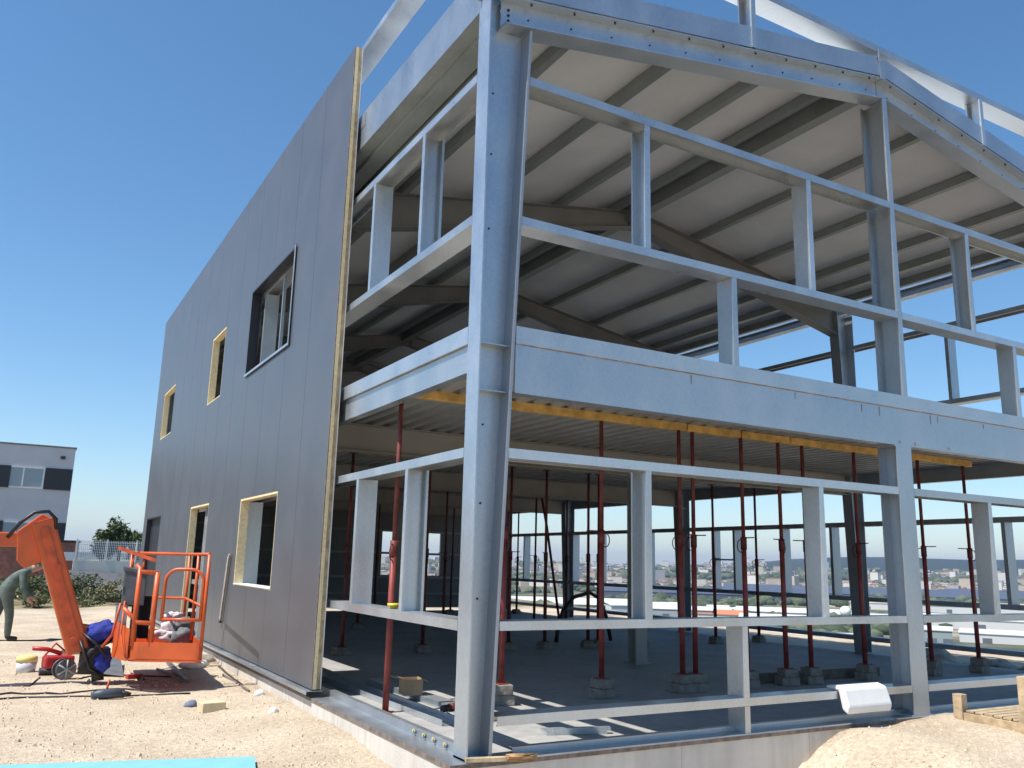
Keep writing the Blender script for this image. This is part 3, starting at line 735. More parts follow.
# rounded toe board all round as one loop
loop = []
def corner(cu, cv, r, a0):
    for k in range(5):
        t_ = R(a0+k*22.5); loop.append((cu+r*math.cos(t_), cv+r*math.sin(t_)))
r_ = .09
corner(r_, r_, r_, 180); corner(wB-r_, r_, r_, 270); corner(wB-r_, lB-r_, r_, 0); corner(r_, lB-r_, r_, 90)
m = MB(off); n = len(loop)
for i in range(n):
    (u0, v0), (u1, v1) = loop[i], loop[(i+1) % n]
    cu, cv = wB/2, lB/2
    def inn(u, v): l = math.hypot(u-cu, v-cv); return (u-(u-cu)/l*.01, v-(v-cv)/l*.01)
    a, b = inn(u0, v0), inn(u1, v1)
    m.prism([bp(u0, v0, -.02), bp(u1, v1, -.02), bp(b[0], b[1], -.02), bp(a[0], a[1], -.02)], (0, 0, .22))
m.build('toe_board', M['orange'], BL, loc=(0, 0, 0))
def rail(pts, r=.019, name='guard_rail', mt='orange'):
    m = MB(off); m.tube([bp(*q) for q in pts], r, 8); return m.build(name, M[mt], BL, loc=(0, 0, 0))
H = 1.22
q = .03
for (u, v) in ((wB-q, q), (wB-q, lB-q), (q, lB-q), (wB-q, lB*.5)): rail([(u, v, .15), (u, v, H)], .021, 'guard_post')
rail([(q, lB-q, H), (wB-q, lB-q, H), (wB-q, q, H)], .021)
rail([(q, lB-q, .62), (wB-q, lB-q, .62), (wB-q, q, .60)], .019)
rail([(q, lB-q, H), (q, .75, H)], .021); rail([(q, lB-q, .6), (q, .75, .6)], .019)
# arched front frame
def arch(u0, u1, v, z0, z1, r):
    pts = [(u0, v, z0)]
    for k in range(6): t_ = math.pi-k*math.pi/10; pts.append((u0+r+r*math.cos(t_), v, z1-r+r*math.sin(t_)))
    for k in range(6): t_ = math.pi/2-k*math.pi/10; pts.append((u1-r+r*math.cos(t_), v, z1-r+r*math.sin(t_)))
    pts.append((u1, v, z0)); return pts
rail(arch(.34, wB-.07, q, .45, 1.04, .15), .020); rail([(.34, q, .46), (wB-.07, q, .46)], .019)
for k in range(6): 
    pass
rail([(.03, q, .15), (.03, q, 1.06)], .028, 'guard_post'); rail([(.24, q, .15), (.24, q, 1.0)], .030, 'guard_post')
rail([(-.02, q, 1.08), (.06, q, 1.0), (.24, q, .99)], .026); rail([(-.12, .0, .58), (0, q, .48), (.06, q, .42), (.24, q, .41)], .026)
m = MB(off); m.obox(bp(-.24, .25, 1.25), e1*.46+V((0, 0, -.14)), e2*.07, V((0, 0, .045))); m.build('console_guard', M['orange2'], BL, loc=(0, 0, 0))
rail([(-.05, .28, 1.0), (-.05, .28, 1.2)], .012); rail([(.08, .28, .95), (.08, .28, 1.16)], .012)
m = MB(off); m.obox(bp(-.13, .22, .60), e1*.26, e2*.26, V((0, 0, .42))); m.obox(bp(-.15, .20, 1.0), e1*.30+V((0, 0, -.05)), e2*.3, V((0, 0, .06))); con = m.build('control_console', mat('console_grey', (.055, .06, .075), .5, 0, .2, 8), BL, loc=(0, 0, 0), bevel=.012)
m = MB(off); m.obox(bp(-.22, .22, .93), e1*.06, e2*.1, V((0, 0, .05))); m.obox(bp(-.2, .2, .78), e1*.06, e2*.1, V((0, 0, .05))); m.build('console_switch', M['steel'], BL, loc=(0, 0, 0))
m = MB(off); m.obox(bp(.0, .30, .0), e1*.09, e2*.09, V((0, 0, .62))); m.obox(bp(.10, .5, .2), e1*.14, e2*.2, V((0, 0, .5))); m.build('console_pedestal', M['black'], BL, loc=(0, 0, 0))
# side panel towards the jib
m = MB(off); m.prism([bp(-.16, .5, -.02), bp(-.012, .02, -.02), bp(-.012, .02, .34), bp(-.16, .5, .40)], -e1*.012); m.prism([bp(-.16, .52, -.02), bp(-.012, .9, -.02), bp(-.012, .9, .35), bp(-.16, .52, .38)], -e1*.012)
m.build('side_panel', M['orange'], BL, loc=(0, 0, 0))
m = MB(off); m.obox(bp(-.18, .45, .34), e1*.13, e2*.12, V((0, 0, .24))); m.build('junction_box', M['steel'], BL, loc=(0, 0, 0))
# cables from console
m = MB(off); m.tube([bp(-.10, .2, .65), bp(-.11, .1, .3), bp(-.07, .0, .1), bp(-.03, -.03, .02)], .012, 6); m.tube([bp(-.14, .3, .62), bp(-.2, .3, .25), bp(-.3, .4, .1)], .016, 6); m.build('cable', M['orange2'], BL, loc=(0, 0, 0))
# boom: jib (slanting box), knuckle and main boom running out of frame
def bar(a, b, w, h, side=V((0, 1, 0))):
    m = MB(off); a, b = V(a), V(b); d = (b-a).normalized(); s_ = side.normalized(); u = s_.cross(d).normalized()
    m.obox(a-s_*w/2-u*h/2, b-a, s_*w, u*h); return m
m = bar((-2.60, 6.5, 1.84), (-2.03, 6.5, .28), .26, .25); jib = m.build('jib_arm', M['orange'], BL, loc=(0, 0, 0), bevel=.02)
m = bar((-2.56, 6.36, 1.70), (-2.06, 6.36, .36), .012, .10); m.build('jib_rib', M['orange2'], BL, loc=(0, 0, 0))
for (x, z) in ((-2.56, 1.72), (-2.38, 1.28), (-2.1, .42)):
    m = MB(off); m.tube([(x, 6.33, z), (x, 6.67, z)], .045, 12); m.build('pivot_pin', M['orange2'], BL, loc=(0, 0, 0))
m = MB(off); m.prism([(-2.86, 6.44, 1.70), (-2.62, 6.44, 1.92), (-2.46, 6.44, 1.86), (-2.55, 6.44, 1.35), (-2.72, 6.44, 1.26), (-2.82, 6.44, 1.35)], (0, .16, 0)); m.build('knuckle', M['orange'], BL, loc=(0, 0, 0), bevel=.015)
m = bar((-2.75, 6.52, 1.60), (-3.2, 6.52, 1.60), .15, .17); m.build('main_boom', M['orange'], BL, loc=(0, 0, 0), bevel=.015)
m = bar((-3.15, 6.52, 1.60), (-6.6, 6.7, 1.50), .22, .27); m.build('main_boom', M['orange'], BL, loc=(0, 0, 0), bevel=.015)
m = MB(off); m.tube([(-2.05, 6.5, .55), (-1.75, 6.5, .50), (-1.62, 6.5, .42)], .07, 10); m.obox((-2.1, 6.4, .42), (.32, 0, .02), (0, .2, 0), (0, 0, .16)); m.build('jib_bracket', M['orange'], BL, loc=(0, 0, 0), bevel=.01)
m = MB(off); m.tube([(-1.88, 6.5, .02), (-1.88, 6.5, .42)], .13, 14); m.obox((-1.98, 6.33, .08), (.30, 0, 0), (0, .34, 0), (0, 0, .24)); m.tube([(-2.0, 6.38, .08), (-1.9, 6.3, .3), (-1.7, 6.32, .42)], .03, 6); m.tube([(-1.78, 6.4, -.06), (-1.8, 6.42, .1)], .07, 8); m.build('basket_rotator', M['black'], BL, loc=(0, 0, 0))
m = MB(off); m.tube([(-2.95, 6.4, 1.62), (-2.84, 6.38, 1.80), (-2.70, 6.36, 1.93), (-2.55, 6.36, 1.95), (-2.46, 6.36, 1.86), (-2.45, 6.4, 1.7)], .022, 8)
m.build('hydraulic_hose', M['hose'], BL, loc=(0, 0, 0)); m = MB(off); m.tube([(-2.03, 6.34, .42), (-1.96, 6.28, .25), (-1.9, 6.3, .1), (-1.78, 6.34, .02)], .018, 6); m.build('hydraulic_hose', M['hose'], BL, loc=(0, 0, 0)); m = MB(off); m.tube([(-2.0, 6.32, .5), (-1.85, 6.25, .38), (-1.72, 6.3, .2), (-1.62, 6.3, .3)], .016, 6); m.build('hydraulic_hose', M['hose'], BL, loc=(0, 0, 0))
# turret and chassis, outside the frame to the left
m = MB(off); m.box(-7.6, -6.2, 6.0, 7.4, .75, 1.6); m.box(-7.9, -7.4, 6.1, 7.3, .8, 1.45); m.build('turret', M['orange'], BL, loc=(0, 0, 0), bevel=.05)
m = MB(off); m.box(-8.0, -5.9, 6.1, 7.3, .38, .72); m.build('chassis', M['steel'], BL, loc=(0, 0, 0), bevel=.03)
for x in (-7.75, -6.15):
    for y in (5.95, 7.2):
        m = MB(off); m.tube([(x, y, .32), (x, y+.27, .32)], .42, 24); m.build('wheel', M['black'], BL, loc=(0, 0, 0), bevel=.03)
# load in the basket
c = bp(.52, 1.2, .18)
m = MB(c); m.blob(c, .17, 3, (1.0, .8, .5), .5, 2.2, 1); m.blob(c+V((.06, 0, .12)), .12, 3, (1, .7, .7), .5, 2.5, 2); m.blob(c+V((.07, 0, .25)), .10, 3, (1.2, .7, .5), .6, 2.5, 3)
o = m.build('pale_sack', M['pinkbag']); tag(o, 'crumpled pale pinkish sack standing in the lift basket', 'sack')
c = bp(.74, 1.15, .17)
m = MB(c); m.blob(c, .16, 3, (1.0, .8, .9), .4, 1.8, 5); m.blob(c+V((.0, .02, .16)), .11, 3, (1.1, .7, .8), .4, 2, 6)
o = m.build('grey_sack', M['greybag']); tag(o, 'bulging dark grey sack standing in the lift basket', 'sack')
c = bp(.45, .7, .04)
m = MB(c); m.tube([bp(.12, .6, .07), bp(.19, .6, .07)], .07, 14); m.obox(bp(.28, .35, .015), e1*.40, e2*.1, V((0, 0, .05))); o = m.build('tool_case', M['dark']); tag(o, 'dark tool parts lying on the lift basket floor', 'tools')
c = V((-1.80, 6.38, .40)); m = MB(c); m.blob(c+V((0, 0, .12)), .16, 3, (1.15, .7, .75), .5, 2.1, 8); m.blob(c+V((.04, -.04, -.22)), .11, 3, (.9, .6, 1.1), .5, 2.3, 9)
o = m.build('blue_cloth', M['blue']); tag(o, 'bright blue cloth bundled round the lift jib joint', 'cloth')

# ------------------------------------------------------------------ clutter on the yard
def g(x, y): return gh(x, y)
z = g(-2.53, 7.8); e = empty('paint_bucket', (-2.53, 7.8, z))
m = MB(); m.tube([(0, 0, 0), (0, 0, .14)], .12, 16, rs=[.11, .125]); m.build('pail', mat('clear_white_plastic', (.60, .62, .68), .4), e)
m = MB(); m.tube([(0, 0, .141), (0, 0, .20), (0, 0, .22)], .12, 16, rs=[.13, .125, .08]); m.build('lid', mat('pale_yellow_lid', (.72, .60, .22), .5), e); tag(e, 'white bucket with pale yellow top left of the red saw', 'bucket')
z = g(-2.2, 7.3); e = empty('disc_cutter', (-2.2, 7.45, z), R(10))
m = MB(); m.box(-.16, .20, -.10, .10, .08, .24); m.build('engine_housing', M['redplastic'], e, bevel=.03)
m = MB(); m.tube([(-.30, 0, .34), (-.12, 0, .32), (.05, 0, .26)], .028, 8); m.tube([(-.15, .1, .2), (.0, .13, .38), (.18, .1, .22)], .014, 8); m.build('handle', M['redplastic'], e)
m = MB(); m.tube([(.02, -.16, .14), (.02, -.13, .14)], .05, 14); m.tube([(-.2, -.05, .05), (.15, -.08, .05)], .05, 8); m.build('motor', M['black'], e)
tag(e, 'red and black disc cutter lying on the gravel behind the cable reel', 'power tool')
z = g(-2.15, 6.9); e = empty('cable_reel', (-2.13, 6.95, z), R(20))
m = MB(); m.tube([(0, -.07, .12), (0, -.055, .12)], .125, 22); m.tube([(0, .045, .12), (0, .06, .12)], .125, 22); m.build('flange', M['steel'], e)
m = MB(); m.tube([(0, -.054, .12), (0, .044, .12)], .10, 22); m.build('wound_cable', M['black'], e)
m = MB()
for k in range(3):
    t_ = k*math.pi/3+.5; m.tube([(.115*math.cos(t_), -.075, .12+.115*math.sin(t_)), (-.115*math.cos(t_), -.075, .12-.115*math.sin(t_))], .010, 6)
m.build('spoke', mat('pale_spoke', (.45, .5, .52), .5), e); tag(e, 'round grey and black cable reel standing on the gravel', 'cable reel')
# cables on the ground
def gcable(pts, r, lab, mt='black', nm='ground_cable'):
    out = []
    for i in range(len(pts)-1):
        a, b = V((*pts[i], 0)), V((*pts[i+1], 0)); n = max(2, int((b-a).length/.12))
        for k in range(n):
            q_ = a.lerp(b, k/n); w = .04*noise.noise(V((q_.x*2.5, q_.y*2.5, len(pts)))); out.append(V((q_.x+w, q_.y+w, gh(q_.x+w, q_.y+w)+r*.8)))
    m = MB(out[0]); m.tube(out, r, 6); o = m.build(nm, M[mt]); tag(o, lab, 'cable', 'cables trailing over the gravel')
gcable([(-3.6, 5.6), (-2.7, 5.9), (-2.2, 5.75), (-1.6, 5.85), (-1.2, 5.4), (-.95, 5.5)], .011, 'black cable lying on gravel across the near side of the boom shadow')
gcable([(-3.6, 5.3), (-2.6, 5.55), (-1.9, 5.35), (-1.3, 5.25), (-.8, 5.1)], .010, 'thin black cable nearest to the viewer on the gravel')
gcable([(-1.95, 6.9), (-1.6, 7.3), (-1.3, 7.0), (-1.0, 6.9), (-.7, 6.7)], .010, 'black cable running from the reel to below the basket')
gcable([(-3.9, 12.6), (-2.6, 12.5), (-1.4, 12.5), (-.8, 12.8)], .012, 'dark cable running past the boots of the worker')
gcable([(-2.4, 7.0), (-2.5, 6.4), (-3.0, 6.5), (-3.5, 6.1)], .009, 'thin cable looping left from the bucket')
# grey folded metal sheet
e = empty('metal_sheet', (-1.62, 7.6, g(-1.6, 7.6)), R(-8))
m = MB(); m.obox((-.12, .75, .16), (.10, -1.35, -.10), (.30, .03, -.05), (0, 0, .008)); m.obox((-.125, .75, .0), (.10, -1.35, -.0), (.01, 0, 0), (0, 0, .15)); m.build('bent_sheet', M['steel'], e); tag(e, 'bent dull grey metal sheet lying below the jib on the gravel', 'metal sheet')
e = empty('angle_grinder', (-1.78, 5.1, g(-1.78, 5.1)), R(5)); m = MB(); m.tube([(-.17, 0, .05), (-.05, 0, .06), (.16, 0, .05)], .05, 12, rs=[.035, .055, .045]); m.build('grinder_body', mat('slate_grey_plastic', (.06, .08, .11), .5), e, )
m = MB(); m.tube([(-.02, 0, .10), (.0, .02, .20)], .012, 8); m.build('side_handle', M['orange2'], e); m = MB(); m.tube([(.17, 0, .035), (.18, 0, .07)], .06, 14); m.build('disc', M['black'], e); tag(e, 'dark slate coloured grinder with an upright handle on the gravel', 'power tool')
e = empty('cream_brick', (-.90, 4.02, g(-.9, 4.0)), R(8)); m = MB(); m.box(-.12, .12, -.09, .09, -.01, .09); m.build('brick', mat('cream_block', (.62, .52, .34), .95, 0, .08, 10, bump=.3), e, bevel=.006); tag(e, 'cream coloured building block lying on the gravel near the wall', 'block')
def rock(x, y, r, mt, lab, nm='stone', sq=(1, .8, .7), seed=1):
    c = V((x, y, gh(x, y)+r*.25)); m = MB(c); m.blob(c, r, 2, sq, .6, 1.9, seed); o = m.build(nm, M[mt]); tag(o, lab, nm.replace('_', ' ')); return o
M['bluestone'] = mat('bluish_stone', (.16, .19, .26), .8, 0, .2, 9)
rock(-1.05, 4.35, .07, 'bluestone', 'small bluish grey stone left of the cream block', seed=3)
rock(-.47, 7.4, .15, 'white', 'rumpled white plastic bag at the right corner of the basket', 'plastic_bag', (1.2, .7, .5), 4)
rock(-.30, 7.7, .12, 'rubble', 'beige stone beside the white plastic bag', seed=6, sq=(1.6, .7, .7))
rock(-.42, 3.4, .05, 'white', 'small white stone lying alone on the gravel by the wall', seed=7)
rock(-.28, 4.55, .06, 'white', 'white stone at the foot of the footing near the thin bar', seed=9)
rock(5.35, -1.35, .035, 'bluestone', 'tiny grey stone on the gravel heap below the pallet', seed=8)
def gbar(a, b, w, h, mt, lab, nm='metal_bar'):
    a = V((*a, gh(*a)+.006)); b = V((*b, gh(*b)+.006)); d = b-a; s_ = V((d.y, -d.x, 0)).normalized()*w
    m = MB(a); m.obox(a, d, s_, (0, 0, h)); o = m.build(nm, M[mt]); tag(o, lab, nm.replace('_', ' '))
gbar((-.70, 8.1), (-.76, 6.15), .05, .03, 'steel', 'flat grey steel bar sticking out from under the basket')
gbar((-.92, 7.6), (-.80, 6.0), .025, .02, 'brownlip', 'thin rusty bar beside the flat bar below the basket')
gbar((-.30, 6.35), (-.33, 4.78), .018, .02, 'brownlip', 'thin rusty bar lying along the foot of the concrete footing')
gbar((-1.30, 7.2), (-1.22, 6.6), .02, .02, 'dark', 'short dark bar lying in front of the basket')
gbar((-1.42, 6.84), (-1.24, 6.9), .08, .05, 'redplastic', 'small red plastic piece in front of the basket', 'red_offcut')
gbar((-2.0, 10.1), (-1.65, 10.0), .05, .06, 'brownlip', 'short brown offcut behind the jib on the gravel', 'brown_offcut')
# blue board in the near left corner
c = V((-2.9, 1.8, g(-2.5, 2.0)+.02)); m = MB(c); m.prism([(-4.6, 2.42, c.z), (-1.06, 1.52, c.z), (-1.22, .8, c.z), (-4.8, 1.7, c.z)], (0, 0, .03)); o = m.build('foam_board', M['foam']); tag(o, 'pale turquoise insulation board lying on the gravel at the lower left', 'board')
# cladding offcut strip hooked on the wall
e = empty('level_strip', (-.155, 7.35, .56), 0)
m = MB(); m.obox((0, .10, 0), (.0, -.20, .93), (-.02, 0, 0), (0, .055, .01)); m.build('strip', M['pallet'], e); m = MB(); m.obox((-.021, .105, .02), (0, -.185, .88), (-.006, 0, 0), (0, .012, .003)); m.obox((-.021, .145, .02), (0, -.185, .88), (-.006, 0, 0), (0, .006, .0)); m.build('edge_strip', M['white'], e)
m = MB(); m.box(-.03, -.0, .08, .17, -.03, -.001); m.build('foot', M['dark'], e); tag(e, 'narrow beige and grey batten leaning on the dark cladding right of the basket', 'batten')
# debris at the east edge
rnd = random.Random(11)
for i in range(9):
    x = 10.5+rnd.random()*.9; y = 1.6+i*.33; r = rnd.uniform(.14, .3)
    rock(x, y, r, 'rubble', '%s lump of brown rubble from the right along the far slab edge' % ORD[8-i], 'rubble_lump', (1.2, 1, .7), 20+i)['group'] = 'rubble lumps along the far slab edge'

# ------------------------------------------------------------------ worker at the left edge
def skin_mesh(name, nodes, edges, sub=2):
    me = bpy.data.meshes.new(name+'_t'); me.from_pydata([n[0] for n in nodes], edges, [])
    o = bpy.data.objects.new(name+'_t', me); COL.objects.link(o)
    md = o.modifiers.new('s', 'SKIN'); md.use_smooth_shade = True
    for i, n in enumerate(nodes): me.skin_vertices[0].data[i].radius = n[1] if isinstance(n[1], tuple) else (n[1], n[1])
    me.skin_vertices[0].data[0].use_root = True
    s = o.modifiers.new('u', 'SUBSURF'); s.levels = sub; s.render_levels = sub
    dg = bpy.context.evaluated_depsgraph_get(); ev = o.evaluated_get(dg); nm = bpy.data.meshes.new_from_object(ev)
    bpy.data.objects.remove(o); nm.name = name; return nm
wx, wy = -2.86, 12.6; wz = gh(wx, wy)
wk = empty('person', (wx, wy, wz), 0)
tag(wk, 'worker in grey green workwear stooping behind the boom at the left edge', 'person')
nodes = [((-.02, 0, .93), (.17, .15)), ((.08, 0, 1.04), (.16, .135)), ((.20, 0, 1.15), (.19, .13)), ((.28, 0, 1.21), (.09, .085)), ((.33, 0, 1.235), (.06, .06)),
         ((-.01, -.10, .84), .11), ((.09, -.11, .48), .08), ((.10, -.11, .11), .058), ((.11, -.11, .05), .052), ((.27, -.12, .035), .042),
         ((-.06, .10, .84), .11), ((-.10, .12, .48), .08), ((-.24, .12, .12), .058), ((-.24, .12, .05), .052), ((-.08, .13, .035), .042),
         ((.22, -.20, 1.17), .075), ((.24, -.25, .92), .058), ((.34, -.21, .72), .042), ((.39, -.19, .66), .032),
         ((.22, .20, 1.17), .075), ((.28, .25, .93), .058), ((.40, .21, .76), .042), ((.46, .19, .70), .032),
         ((.385, 0, 1.265), (.085, .08)), ((.44, 0, 1.32), (.098, .088)), ((.47, 0, 1.37), (.06, .06))]
edges = [(0, 1), (1, 2), (2, 3), (3, 4), (0, 5), (5, 6), (6, 7), (7, 8), (8, 9), (0, 10), (10, 11), (11, 12), (12, 13), (13, 14), (2, 15), (15, 16), (16, 17), (17, 18), (2, 19), (19, 20), (20, 21), (21, 22), (4, 23), (23, 24), (24, 25)]
# fingers, thumb and nose on short chains
for hb, sy in ((18, -1), (22, 1)):
    h0 = V(nodes[hb][0]); 
    for k, dy in enumerate((-.024, -.008, .008, .024)):
        i = len(nodes); L_ = (.065, .075, .07, .055)[k]
        nodes += [(tuple(h0+V((.02, dy, -.015))), .009), (tuple(h0+V((.035, dy*1.1, -.02-L_*.5))), .008), (tuple(h0+V((.02, dy*1.1, -.02-L_))), .007)]
        edges += [(hb, i), (i, i+1), (i+1, i+2)]
    i = len(nodes); nodes += [(tuple(h0+V((.03, -sy*.03, .0))), .010), (tuple(h0+V((.05, -sy*.045, -.03))), .008)]; edges += [(hb, i), (i, i+1)]
i = len(nodes); nodes += [((.535, 0, 1.275), .014)]; edges += [(24, i)]
me = skin_mesh('body', nodes, edges)
body = bpy.data.objects.new('body', me); COL.objects.link(body); body.parent = wk
me.materials.clear()
for k in ('skin', 'trousers', 'jacket', 'black'): me.materials.append(M[k])
for pz in me.polygons:
    c = pz.center; pz.use_smooth = True
    if c.z < .085: pz.material_index = 3
    elif c.x > .34 and c.z > 1.19: pz.material_index = 0
    elif c.x > .33 and c.z < .76: pz.material_index = 0
    elif c.z < .93 and c.x < .19: pz.material_index = 1
    else: pz.material_index = 2
m = MB(); m.blob((.445, 0, 1.375), .112, 3, (1.05, .9, .72), .03, 1, 2); m.obox((.51, -.07, 1.35), (.10, 0, -.04), (0, .14, 0), (0, 0, .012)); m.build('cap', M['jacket'], wk)
m = MB()
for s in (-1, 1): m.blob((.528, s*.033, 1.30), .011, 2, seed=1, amp=0)
m.build('eye', M['white'], wk)
m = MB(); m.tube([(.51, -.025, 1.235), (.517, 0, 1.232), (.51, .025, 1.235)], .006, 6); m.build('mouth', mat('lips', (.3, .12, .10), .6), wk)
m = MB()
for s in (-1, 1): m.blob((.435, s*.09, 1.31), .026, 2, (.7, .35, 1.1), 0, 1, 1)
m.build('ear', M['skin'], wk)

# ------------------------------------------------------------------ neighbour building, annex, fence, shrubs, tree
NB = empty('office_building', (-6, 44, -1)); o_ = V(NB.location)
tag(NB, 'pale grey flat roofed office block with dark window bands at the far left', 'building')
def nb(name, mt, *boxes, parent=None, ):
    m = MB(o_)
    for b in boxes: m.box(*b)
    return m.build(name, M[mt] if isinstance(mt, str) else mt, parent or NB, loc=(0, 0, 0) if (parent or NB) is NB else (0, 0, 0))
nb('wall', 'plaster', (-22, -.68, 42, 56, -2, 6.53)); nb('parapet_cap', 'greybag', (-22.05, -.63, 41.95, 56.05, 6.531, 6.60))
for zc, nm in ((4.98, 'upper'), (2.36, 'lower')):
    z0, z1 = zc-.52, zc+.52
    for i in range(7):
        x1 = -1.90-i*2.65
        nb('dark_panel', 'dark', (x1+.02, x1+1.20, 41.93, 41.995, z0, z1))
        w = nb('window_frame', 'white', (x1-1.80, x1, 41.955, 41.99, z0, z0+.07), (x1-1.80, x1, 41.955, 41.99, z1-.07, z1), (x1-1.80, x1-1.74, 41.955, 41.99, z0+.07, z1-.07), (x1-.06, x1, 41.955, 41.99, z0+.07, z1-.07), (x1-.93, x1-.87, 41.955, 41.99, z0+.07, z1-.07))
        nb('window_pane', 'glass', (x1-1.74, x1-.06, 41.975, 41.985, z0+.07, z1-.07), parent=w)
nb('wall_lamp', 'dark', (-1.3, -1.1, 41.9, 41.99, 5.98, 6.12))
AX = empty('brick_annex', (-1, 43, -1)); o_ = V(AX.location)
m = MB(o_); m.box(-3.4, -.05, 41.2, 41.9, -1, 1.95); m.build('wall', mat('red_brick', (.30, .13, .10), .9, 0, .2, 6), AX, loc=(0, 0, 0)); m = MB(o_); m.box(-3.5, .02, 41.1, 41.9, 1.951, 2.05); m.build('roof_edge', M['dark'], AX, loc=(0, 0, 0))
m = MB(o_); m.box(-.75, -.2, 41.15, 41.195, 1.1, 1.5); m.build('window', M['white'], AX, loc=(0, 0, 0)); tag(AX, 'low red brick annex with dark roof edge beside the mesh fence', 'building')
FN = empty('mesh_fence', (1, 38, .5)); o_ = V(FN.location)
m = MB(o_); m.box(-.4, 9, 38, 38.15, -1, 1.14); m.build('low_wall', mat('pale_wall', (.78, .72, .60), .9, 0, .06, 1), FN, loc=(0, 0, 0))
m = MB(o_); x = -.36
while x < 9: m.box(x, x+.022, 38.05, 38.07, 1.14, 2.04); x += .075
z = 1.18
while z < 2.06: m.box(-.38, 9, 38.072, 38.09, z, z+.02); z += .11
m.build('mesh_panel', M['white'], FN, loc=(0, 0, 0))
x = -.36
while x < 9: m = MB(o_); m.box(x, x+.06, 37.98, 38.04, 1.141, 2.1); m.build('fence_post', M['white'], FN, loc=(0, 0, 0)); x += 1.25
tag(FN, 'white wire mesh fence on a low pale wall beyond the yard', 'fence')
m = MB(); m.prism([(-1.5, 33, .15), (12, 33, -.35), (12, 37.9, .15), (-1.5, 37.9, .75)], (0, 0, -.5)); tag(m.build('road', mat('asphalt', (.09, .09, .10), .9, 0, .1, 2)), kind='structure')

def leafmat(nm, c1, c2):
    m = mat(nm, c1, .7, 0, 0, 1.7, col2=c2); return m
LF = [leafmat('scrub_green', (.10, .13, .045), (.05, .075, .025)), leafmat('olive_scrub', (.15, .165, .08), (.08, .10, .05)), leafmat('dry_scrub', (.24, .20, .10), (.12, .12, .06))]
def foliage(m, c, rx, ry, rz, n, s, rnd, clumps=9):
    cs = []
    for k in range(clumps):
        d = V((rnd.gauss(0, 1), rnd.gauss(0, 1), rnd.gauss(0, 1))).normalized()*rnd.random()**.4
        cs.append((V((c[0]+d.x*rx*.75, c[1]+d.y*ry*.75, c[2]+d.z*rz*.75)), rnd.uniform(.3, .55)))
    for i in range(n):
        q_, f = rnd.choice(cs); d = V((rnd.gauss(0, 1), rnd.gauss(0, 1), rnd.gauss(0, 1))).normalized()*(rnd.random()**.5)
        p = V((q_.x+d.x*rx*f, q_.y+d.y*ry*f, q_.z+d.z*rz*f))
        a = V((rnd.gauss(0, 1), rnd.gauss(0, 1), rnd.gauss(0, .6))).normalized()*s*rnd.uniform(.6, 1.4); b = V((rnd.gauss(0, 1), rnd.gauss(0, 1), rnd.gauss(0, 1))).normalized()*s*rnd.uniform(.4, .9)
        m.face((p-a, p-b*.6, p+a, p+b*.6))
def shrub(x, y, r, h, k, lab):
    rnd = random.Random(int(x*31+y*17)); z = gh(x, y); e = empty('shrub', (x, y, z))
    h *= .68; m = MB(); foliage(m, (0, 0, h*.5), r, r*.8, h*.5, 1500, .06, rnd); m.build('foliage', LF[k], e)
    m = MB()
    for i in range(5): m.tube([(0, 0, -.05), (rnd.uniform(-.5, .5)*r, rnd.uniform(-.5, .5)*r, h*.6)], .02, 5)
    m.build('stem', M['pallet'], e); tag(e, lab, 'shrub', 'shrubs behind the yard')
SH = [(-3.3, 24.5, 1.0, 1.3, 0, 'dark green shrub behind the worker at the left edge'), (-2.2, 23.4, .75, .75, 1, 'low olive shrub just right of the worker'), (-1.75, 26.2, 1.0, 1.55, 0, 'tall green shrub seen left of the jib'),
      (-.9, 23.2, .7, .55, 1, 'low greyish shrub right behind the jib'), (-.55, 26.0, .9, 1.45, 0, 'green shrub right of the jib below the mesh fence'), (.15, 25.2, .85, .95, 2, 'dry yellowish shrub between two greener ones'),
      (.55, 24.0, .7, .7, 1, 'olive shrub left of the basket'), (.95, 26.5, .9, 1.65, 0, 'green shrub directly behind the basket console'), (1.8, 25.5, 1., 1.3, 1, 'olive shrub behind the basket against the wall'), (-2.9, 28.5, 1.2, 1.3, 2, 'dry shrub farthest back below the office block'), (-.1, 29.5, 1.2, 1.2, 1, 'broad olive shrub in front of the road'), (1.6, 29.8, 1.2, 1.3, 0, 'broad green shrub in front of the mesh fence')]
for a in SH: shrub(*a)
def tree(x, y, z, r, h, k, lab, n=2600, s=.16):
    rnd = random.Random(int(x*13+y)); e = empty('broadleaf_tree', (x, y, z))
    m = MB(); m.tube([(0, 0, -.3), (.05, 0, h*.35), (.1, 0, h*.75)], .14, 8, rs=[.16, .12, .05]); 
    for i in range(7):
        a = rnd.uniform(0, 6.3); zb = h*rnd.uniform(.25, .5); m.tube([(.03, 0, zb), (r*.4*math.cos(a), r*.4*math.sin(a), zb+h*.18), (r*.75*math.cos(a), r*.75*math.sin(a), zb+h*.3)], .05, 5, rs=[.06, .04, .015])
    m.build('trunk', mat('bark', (.12, .09, .07), .9), e)
    m = MB(); foliage(m, (0, 0, h*.62), r, r, h*.38, n, s, rnd, 16); m.build('crown', LF[k], e); tag(e, lab, 'tree', 'trees behind the mesh fence')
tree(2.7, 60, .3, .9, 3.0, 0, 'rounded green tree left of the taller one behind the mesh fence'); tree(3.7, 61, .2, .9, 4.3, 0, 'taller green tree behind the mesh fence'); tree(4.9, 60.5, .2, .8, 3.1, 0, 'green tree half hidden by the clad building')

